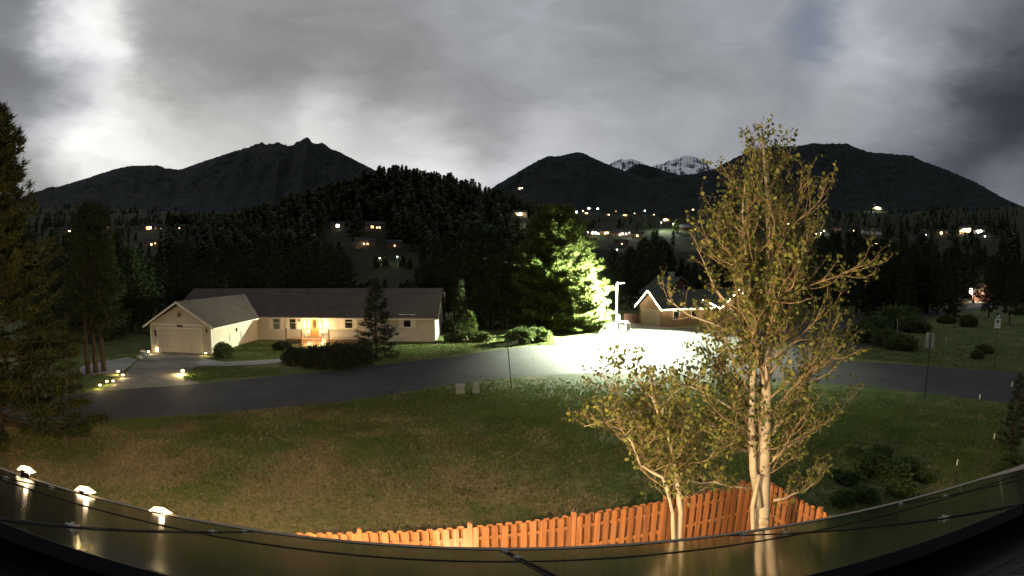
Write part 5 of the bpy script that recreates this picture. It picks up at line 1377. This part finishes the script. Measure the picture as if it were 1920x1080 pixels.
MB().box(loc.x - .62, loc.x + .62, -.03, -.005, loc.z - .87, loc.z + .87).build('door_frame', M['trim'], h3)
lamp('cabin_light', 'POINT', (loc.x + .9, -1.1, 2.0), 1500, (1.0, .78, .55), h3, .2)
lamp('cabin_yard_light', 'POINT', (loc.x + 3.2, -2.2, 2.4), 1300, (1.0, .84, .66), h3, .2)
O4 = gp(1912, 556); h4 = thing('white_garage', 'small pale garage cut by the right picture edge', 'garage', O4, R(-35))
MB().box(-2, 5, 0, 6, -.3, 2.6).build('wall', M['whitewall'], h4); m = MB(); slope(m, (-2.6, -.5, 2.4), (1.5, -.5, 4.2), (1.5, 6.5, 4.2), (-2.6, 6.5, 2.4)); slope(m, (5.6, -.5, 2.4), (5.6, 6.5, 2.4), (1.5, 6.5, 4.2), (1.5, -.5, 4.2)); m.build('roof', M['roofdark'], h4)
for j in range(3): MB().box(-1.6 + j * 1.6, -.2 + j * 1.6, -.03, -.004, .1, 2.2).build('door_leaf', M['trim'], h4)
lamp('garage_light', 'POINT', (.5, -1.2, 2.3), 420, (.95, 1.0, .86), h4, .15)
# parked car
cp = gp(1866, 571); car = thing('parked_car', 'dark car parked beside the red-brown cabin', 'car', cp, R(-20))
prof = [(-2.2, .35), (-2.25, .75), (-1.9, .92), (-1.25, 1.0), (-.75, 1.42), (.7, 1.45), (1.4, 1.0), (2.1, .9), (2.25, .7), (2.2, .35)]
bm = bmesh.new(); L_ = len(prof); rows = []
for yv, s in ((-.88, .93), (-.9, 1.0), (.9, 1.0), (.88, .93)):
    rows.append([bm.verts.new((x, yv * (1.0 if z < 1.05 else .82), z * (1 if s == 1 else .99))) for x, z in prof])
for a, b in zip(rows[:-1], rows[1:]):
    for i in range(L_): bm.faces.new((a[i], a[(i + 1) % L_], b[(i + 1) % L_], b[i]))
bm.faces.new(rows[0]); bm.faces.new(rows[-1][::-1]); bmesh.ops.recalc_face_normals(bm, faces=bm.faces[:])
me = bpy.data.meshes.new('body'); bm.to_mesh(me); bm.free(); link('body', me, pbr('dark car paint', (.03, .03, .035), rough=.25, spec=.6), car)
for s in (-1, 1): MB().add([(-1.12, s * .80, 1.03), (1.22, s * .80, 1.03), (.62, s * .775, 1.38), (-.68, s * .775, 1.38)], [(0, 1, 2, 3)]).build('side_window', M['glassdark'], car)
for x_ in (-1.4, 1.4):
    for s in (-1, 1): wh = MB().prism([(x_ + .33 * math.cos(2 * math.pi * i / 14), .33 + .33 * math.sin(2 * math.pi * i / 14)) for i in range(14)], s * .92, 'y', s * .72).build('wheel', M['darkmetal'], car); MB().prism([(x_ + .18 * math.cos(2 * math.pi * i / 10), .33 + .18 * math.sin(2 * math.pi * i / 10)) for i in range(10)], s * .93, 'y', s * .921).build('rim', M['metal'], wh)
for s in (-1, 1): MB().box(-2.26, -2.2, s * .6 - .15, s * .6 + .15, .62, .74).build('headlight', M['signwhite'], car)

# ------------------------------------------------------------------ far houses with lights
def far_house(px, py, w, wallm, lights, lab, rot=0.0, power=0, col=(1, .85, .6), roofm='roofdark', glow='warm', flood=None):
    """lights: (dx, dz) in metres from the house's middle, size; each a lit window or lamp"""
    p = hit_far(px, py)
    if p is None: print('no hit', px, py); return None
    FAR_SPOTS.append((math.atan2(p.x, p.y), math.hypot(p.x, p.y)))
    D = math.hypot(p.x, p.y); az = math.atan2(p.x, p.y)
    h = thing('distant_house', lab, 'house', p - Vector((0, 0, .3)), -az + rot, 'lit houses across the valley')
    dp = w * .6; hh = 3.0
    MB().box(-w / 2, w / 2, 0, dp, -3, hh).prism([(0, hh), (dp, hh), (dp / 2, hh + dp * .3)], w / 2, 'x', -w / 2).build('wall', M[wallm], h)
    m = MB(); z_ = hh - .2; slope(m, (-w / 2 - .5, -.6, z_), (w / 2 + .5, -.6, z_), (w / 2 + .5, dp / 2, hh + dp * .3), (-w / 2 - .5, dp / 2, hh + dp * .3)); slope(m, (w / 2 + .5, dp + .6, z_), (-w / 2 - .5, dp + .6, z_), (-w / 2 - .5, dp / 2, hh + dp * .3), (w / 2 + .5, dp / 2, hh + dp * .3), .15); m.build('roof', M[roofm], h)
    for li_, (dx, dz, s) in enumerate(lights):
        s *= (.85, 1.0, .7, .9)[(li_ + int(px)) % 4] * (1.25 if D > 380 else 1)
        gl_ = 'amber' if (glow == 'warm' and (int(px) + li_) % 3 == 0) else glow
        wn = MB().box(dx - s * .5 - .08, dx + s * .5 + .08, -.06, -.01, 1.6 + dz - s * .55, 1.6 + dz + s * .55).build('window', M['trim'], h)
        MB().box(dx - s * .5, dx + s * .5, -.09, -.065, 1.6 + dz - s * .48, 1.6 + dz + s * .48).build('lit_pane', M[gl_], wn)
    if power: lamp('house_light', 'POINT', (lights[0][0] if lights else 0, -2.5, 2.6), power * (.10 if px < 900 else .8), col, h, .3)
    if flood: lamp('yard_light', 'POINT', flood[:3], flood[3], flood[4] if len(flood) > 4 else (.85, 1.0, .7), h, .3)
    return h


FH = [
    (130, 438, 13, 'brownwall', [(0, 0, 2.4), (3.2, 0, .9)], 'small lit house on the slope, far left beside the pine', 400),
    (201, 428, 10, 'brownwall', [(0, .5, 1.7)], 'distant house with one bright window above the left wood', 300),
    (279, 431, 14, 'brownwall', [(-1.2, 0, 2.0), (1.2, .2, 1.8)], 'distant house with a double bright window above the ranch roof', 400),
    (302, 431, 9, 'brownwall', [(0, 0, 1.2)], 'distant house with a bluish lamp near the double bright window', 0),
    (337, 431, 9, 'redwall', [(0, 0, .9)], 'distant red-lit house above the left end of the ranch roof', 0),
    (287, 463, 10, 'brownwall', [(-1, 0, .8), (1.2, .6, .8)], 'dim amber house among trees behind the ranch roof', 700),
    (633, 430, 8, 'brownwall', [(0, .4, 1.5)], 'house with one white lamp low on the wooded knoll', 500),
    (705, 432, 10, 'brownwall', [(-2.0, .2, 1.2), (0.4, -.1, .7), (1.8, -.1, .7)], 'house with a row of lamps low on the wooded knoll', 200),
    (686, 464, 9, 'brownwall', [(-.9, .2, .8), (.8, .2, .8)], 'cabin with glowing orange porch beside the sandy clearing', 1400),
    (740, 467, 6, 'redwall', [(0, 0, .5)], 'dim reddish hut right of the glowing porch cabin', 160),
    (976, 354, 26, 'tanwall', [(-6, 0, 3.5), (-2, .5, 5), (3, .5, 5), (7, 1, 4)], 'lodge with a line of lights high on the cone mountain', 3000),
    (962, 384, 9, 'greywall', [(0, 1, 2.6)], 'house with one white lamp left of the amber-lit trees', 0),
    (976, 405, 10, 'tanwall', [(0, 0, 1.6), (-2, -.5, 1.2)], 'house behind amber-lit trees above the glaring pine', 1500),
    (1030, 403, 9, 'tanwall', [(0, 0, 1.2)], 'house with a small yellow window above the glaring pine', 1200),
    (1081, 400, 9, 'greywall', [(0, 2.2, 2.4), (.6, -.6, 2.0)], 'house with stacked white lights near the middle', 1000),
    (1101, 402, 18, 'redwall', [(-3.6, 0, 3.0), (0, 0, 2.8)], 'long red house with two round lit windows', 3000),
    (1105, 392, 12, 'greywall', [(-2, .6, 3.2), (1, 1.0, 2.6)], 'upper house with two white lights over the red house', 800),
    (1121, 392, 9, 'greywall', [(-1.4, 0, 2.2), (1.4, 0, 2.2)], 'upper house with a small pair of white lights', 600),
    (1172, 405, 16, 'greywall', [(-2.5, 0, 1.6), (1.8, -.2, 2.6)], 'grey house with one bright lamp at the meadow edge', 900),
    (1209, 396, 8, 'greywall', [(0, 0, 2.3)], 'house with a lone bluish lamp above the meadow', 0),
    (1249, 415, 12, 'tanwall', [(-2.6, .3, 2.4), (0, .6, 2.8), (2.6, .3, 2.4)], 'brightly lit house at the top of the floodlit lawn', 3000),
    (1299, 394, 9, 'greywall', [(-.8, 0, 2.2), (1.4, 0, 2.0)], 'house with a pale pair of lamps beside the aspen crown', 300),
    (1292, 434, 14, 'redwall', [(5, 0, 1.0)], 'dark gabled house right of the floodlit lawn', 200),
    (1115, 441, 16, 'brownwall', [(-5, .6, 1.4), (-1.5, .2, 1.0), (.8, .2, .9), (2.6, -.4, .9)], 'house with a cluster of white lamps above the glaring pine edge', 1500),
    (1170, 443, 18, 'redwall', [(-1.2, .2, 1.3), (1.5, .2, .8), (-3, -.4, .8)], 'red-brown house with white lamps in front of the meadow', 1500),
    (1166, 462, 7, 'redwall', [(0, 0, .6)], 'hut with an orange doorway below the meadow houses', 60),
    (1157, 474, 7, 'greywall', [(0, 0, .5)], 'shed with one white lamp behind the street lamp', 0),
    (1479, 422, 10, 'greywall', [(-2.6, 0, 1.7), (0, 0, 1.7), (2.6, 0, 1.7)], 'house with three lamps seen through the aspen crown', 0),
    (1541, 441, 12, 'greywall', [(0, 0, 1.8), (2, 2.2, 1.2), (-5, 0, .9)], 'house with a cluster of three white lamps right of the aspen', 500),
    (1570, 433, 10, 'redwall', [(0, 0, 1.7)], 'house with one warm lamp right of the aspen', 500),
    (1636, 440, 16, 'whitewall', [], 'unlit pale two-window house on the right slope', 0),
    (1644, 392, 30, 'whitewall', [(-4, 0, 5.0), (1, 0, 6.0), (6, .2, 6.0)], 'glaring flood-lit building high on the right mountain', 0),
    (1645, 461, 10, 'tanwall', [(-1.5, 0, .7), (-.3, -.3, .7), (.9, .2, .7), (1.8, -.2, .6)], 'house with clustered small lamps in the right wood', 250),
    (1736, 445, 9, 'greywall', [(0, 0, 1.3)], 'house with one white lamp in the right wood', 0),
    (1815, 436, 16, 'tanwall', [(-3.6, .3, 2.4), (-.8, .4, 2.4), (2.0, .3, 2.4)], 'blazing lit house at the foot of the right mountain', 6000),
    (1835, 438, 10, 'whitewall', [(0, 0, 1.4), (2, .4, 1.2)], 'white-lit annex beside the blazing house', 900),
    (1001, 396, 8, 'brownwall', [(0, 0, 1.8)], 'small house with one amber light left of the town lights', 300),
    (1016, 400, 8, 'brownwall', [(0, 0, 1.5), (2, 0, 1.2)], 'small house with a faint pair of lights over the lit pine top', 300),
    (1051, 398, 9, 'brownwall', [(0, 0, 1.6)], 'small house with one light left of the stacked white lights', 300),
    (1093, 397, 8, 'brownwall', [(0, 0, 1.7)], 'small house with a lone light above the long red house', 200),
    (1140, 404, 9, 'brownwall', [(0, 0, 1.6), (2.4, 0, 1.2)], 'small house with two lights right of the long red house', 300),
    (1155, 397, 8, 'brownwall', [(0, 0, 1.5)], 'small house with one light high between red and grey houses', 200),
    (1190, 401, 9, 'brownwall', [(0, 0, 1.6)], 'small house with one light right of the grey house', 200),
    (1226, 404, 8, 'brownwall', [(0, 0, 1.5)], 'small house with one light left of the brightly lit house', 200),
    (1135, 441, 8, 'brownwall', [(0, 0, 1.0), (1.6, .3, .8)], 'small house with low lights between the lamp clusters', 300),
    (1195, 446, 8, 'brownwall', [(0, 0, 1.0)], 'small house with one light right of the red-brown house', 200),
    (1600, 436, 9, 'brownwall', [(0, 0, 1.4)], 'small house with one light left of the pale unlit house', 200),
    (1765, 441, 8, 'brownwall', [(0, 0, 1.2)], 'small house with one light left of the blazing house', 200),
    (1847, 447, 7, 'greywall', [(0, 0, .8)], 'small lit shed below the white-lit annex', 0),
]
for px, py, w, wm, li, lab, pw_ in FH:
    far_house(px, py, w, wm, li, lab, random.Random(px).uniform(-.3, .3), pw_, glow='white' if ('white' in lab or 'bluish' in lab) else 'warm')
for o in bpy.data.objects:
    if o.get('label', '') == 'unlit pale two-window house on the right slope':
        for dx in (-2.5, 1.5): w_ = MB().box(dx - 1.1, dx + 1.1, -.06, -.01, .8, 2.2).build('window', M['trim'], o); MB().box(dx - 1, dx + 1, -.09, -.065, .9, 2.1).build('pane', M['glassdark'], w_)


def yard_lamp(px, py, hgt, power, lab, col=(.88, 1.0, .72)):
    p = hit_far(px, py)
    g = thing('yard_lamp', lab, 'lamp', p, 0, 'pole lamps across the valley')
    MB().tube([(0, 0, -1), (0, 0, hgt)], .06, 6).build('pole', M['darkmetal'], g); MB().lathe([(.05, 0), (.3, .05), (.28, .2), (.05, .3)], 8, (0, 0, hgt)).build('head', M['metal'], g); MB().lathe([(.05, -.12), (.26, -.06), (.26, .045)], 8, (0, 0, hgt)).build('lens', M['white'], g)
    lamp('yard_light', 'POINT', (0, -.3, hgt - .4), power, col, g, .3)


yard_lamp(1240, 434, 7, 42000, 'pole lamp on the floodlit lawn below the bright house'); yard_lamp(1262, 434, 6, 20000, 'pole lamp beside the hedge of the floodlit lawn')
yard_lamp(983, 458, 6, 9000, 'pole lamp beside the glaring little tree'); yard_lamp(1112, 445, 4, 5000, 'pole lamp left of the red-brown house'); yard_lamp(1180, 446, 3.5, 3000, 'pole lamp right of the red-brown house')
yard_lamp(712, 500, 3, 400, 'garden lamp among trees behind the ranch roof'); yard_lamp(745, 497, 3, 400, 'garden lamp behind the spruce top')
for px, py, h_, lab in ((705, 502, 4.0, 'small lamp-lit tree left of the garden lamps'), (722, 501, 4.6, 'small lamp-lit tree between the garden lamps'), (755, 500, 4.2, 'small lamp-lit tree right of the garden lamps'), (768, 503, 3.4, 'lowest lamp-lit tree right of the garden lamps')):
    q_ = hit_far(px, py); make_tree('garden_tree', conifer_mesh(200 + px, h_, h_ * .34, .05, 50, 8, 6, .5, .09, .1, .6, .1, .4, .2), (M['bark'], M['needlelit']), lab, 'tree', q_ - Vector((0, 0, .2)), px * .3)
yard_lamp(1640, 396, 14, 60000, 'flood lamp of the building high on the right mountain')
gl = hit_far(990, 466); make_tree('garden_tree', conifer_mesh(91, 5.0, 1.9, .05, 60, 8, 6, .4, .07, .1, .6, .1, .3, .2), (M['bark'], M['needlelit']), 'glaring little tree lit white beside a pole lamp', 'tree', gl + Vector((.6, 1.5, -.3)))
hd_ = hit_far(1268, 436); make_tree('garden_tree', conifer_mesh(92, 9.0, 2.4, .05, 60, 8, 6, .7, .12, .1, .8, .1, .3, .2), (M['bark'], M['needlelit']), 'lit pointed tree at the end of the floodlit lawn', 'tree', hd_)
p = hit_far(463, 400); g = thing('radio_mast', 'thin mast with a red light above the left wood', 'mast', p); MB().tube([(0, 0, -2), (0, 0, 12)], .15, 5).build('mast', M['darkmetal'], g); MB().lathe([(.1, 0), (.9, .6), (.1, 1.4)], 8, (0, 0, 12)).build('beacon', M['redlamp'], g)
far_wood()
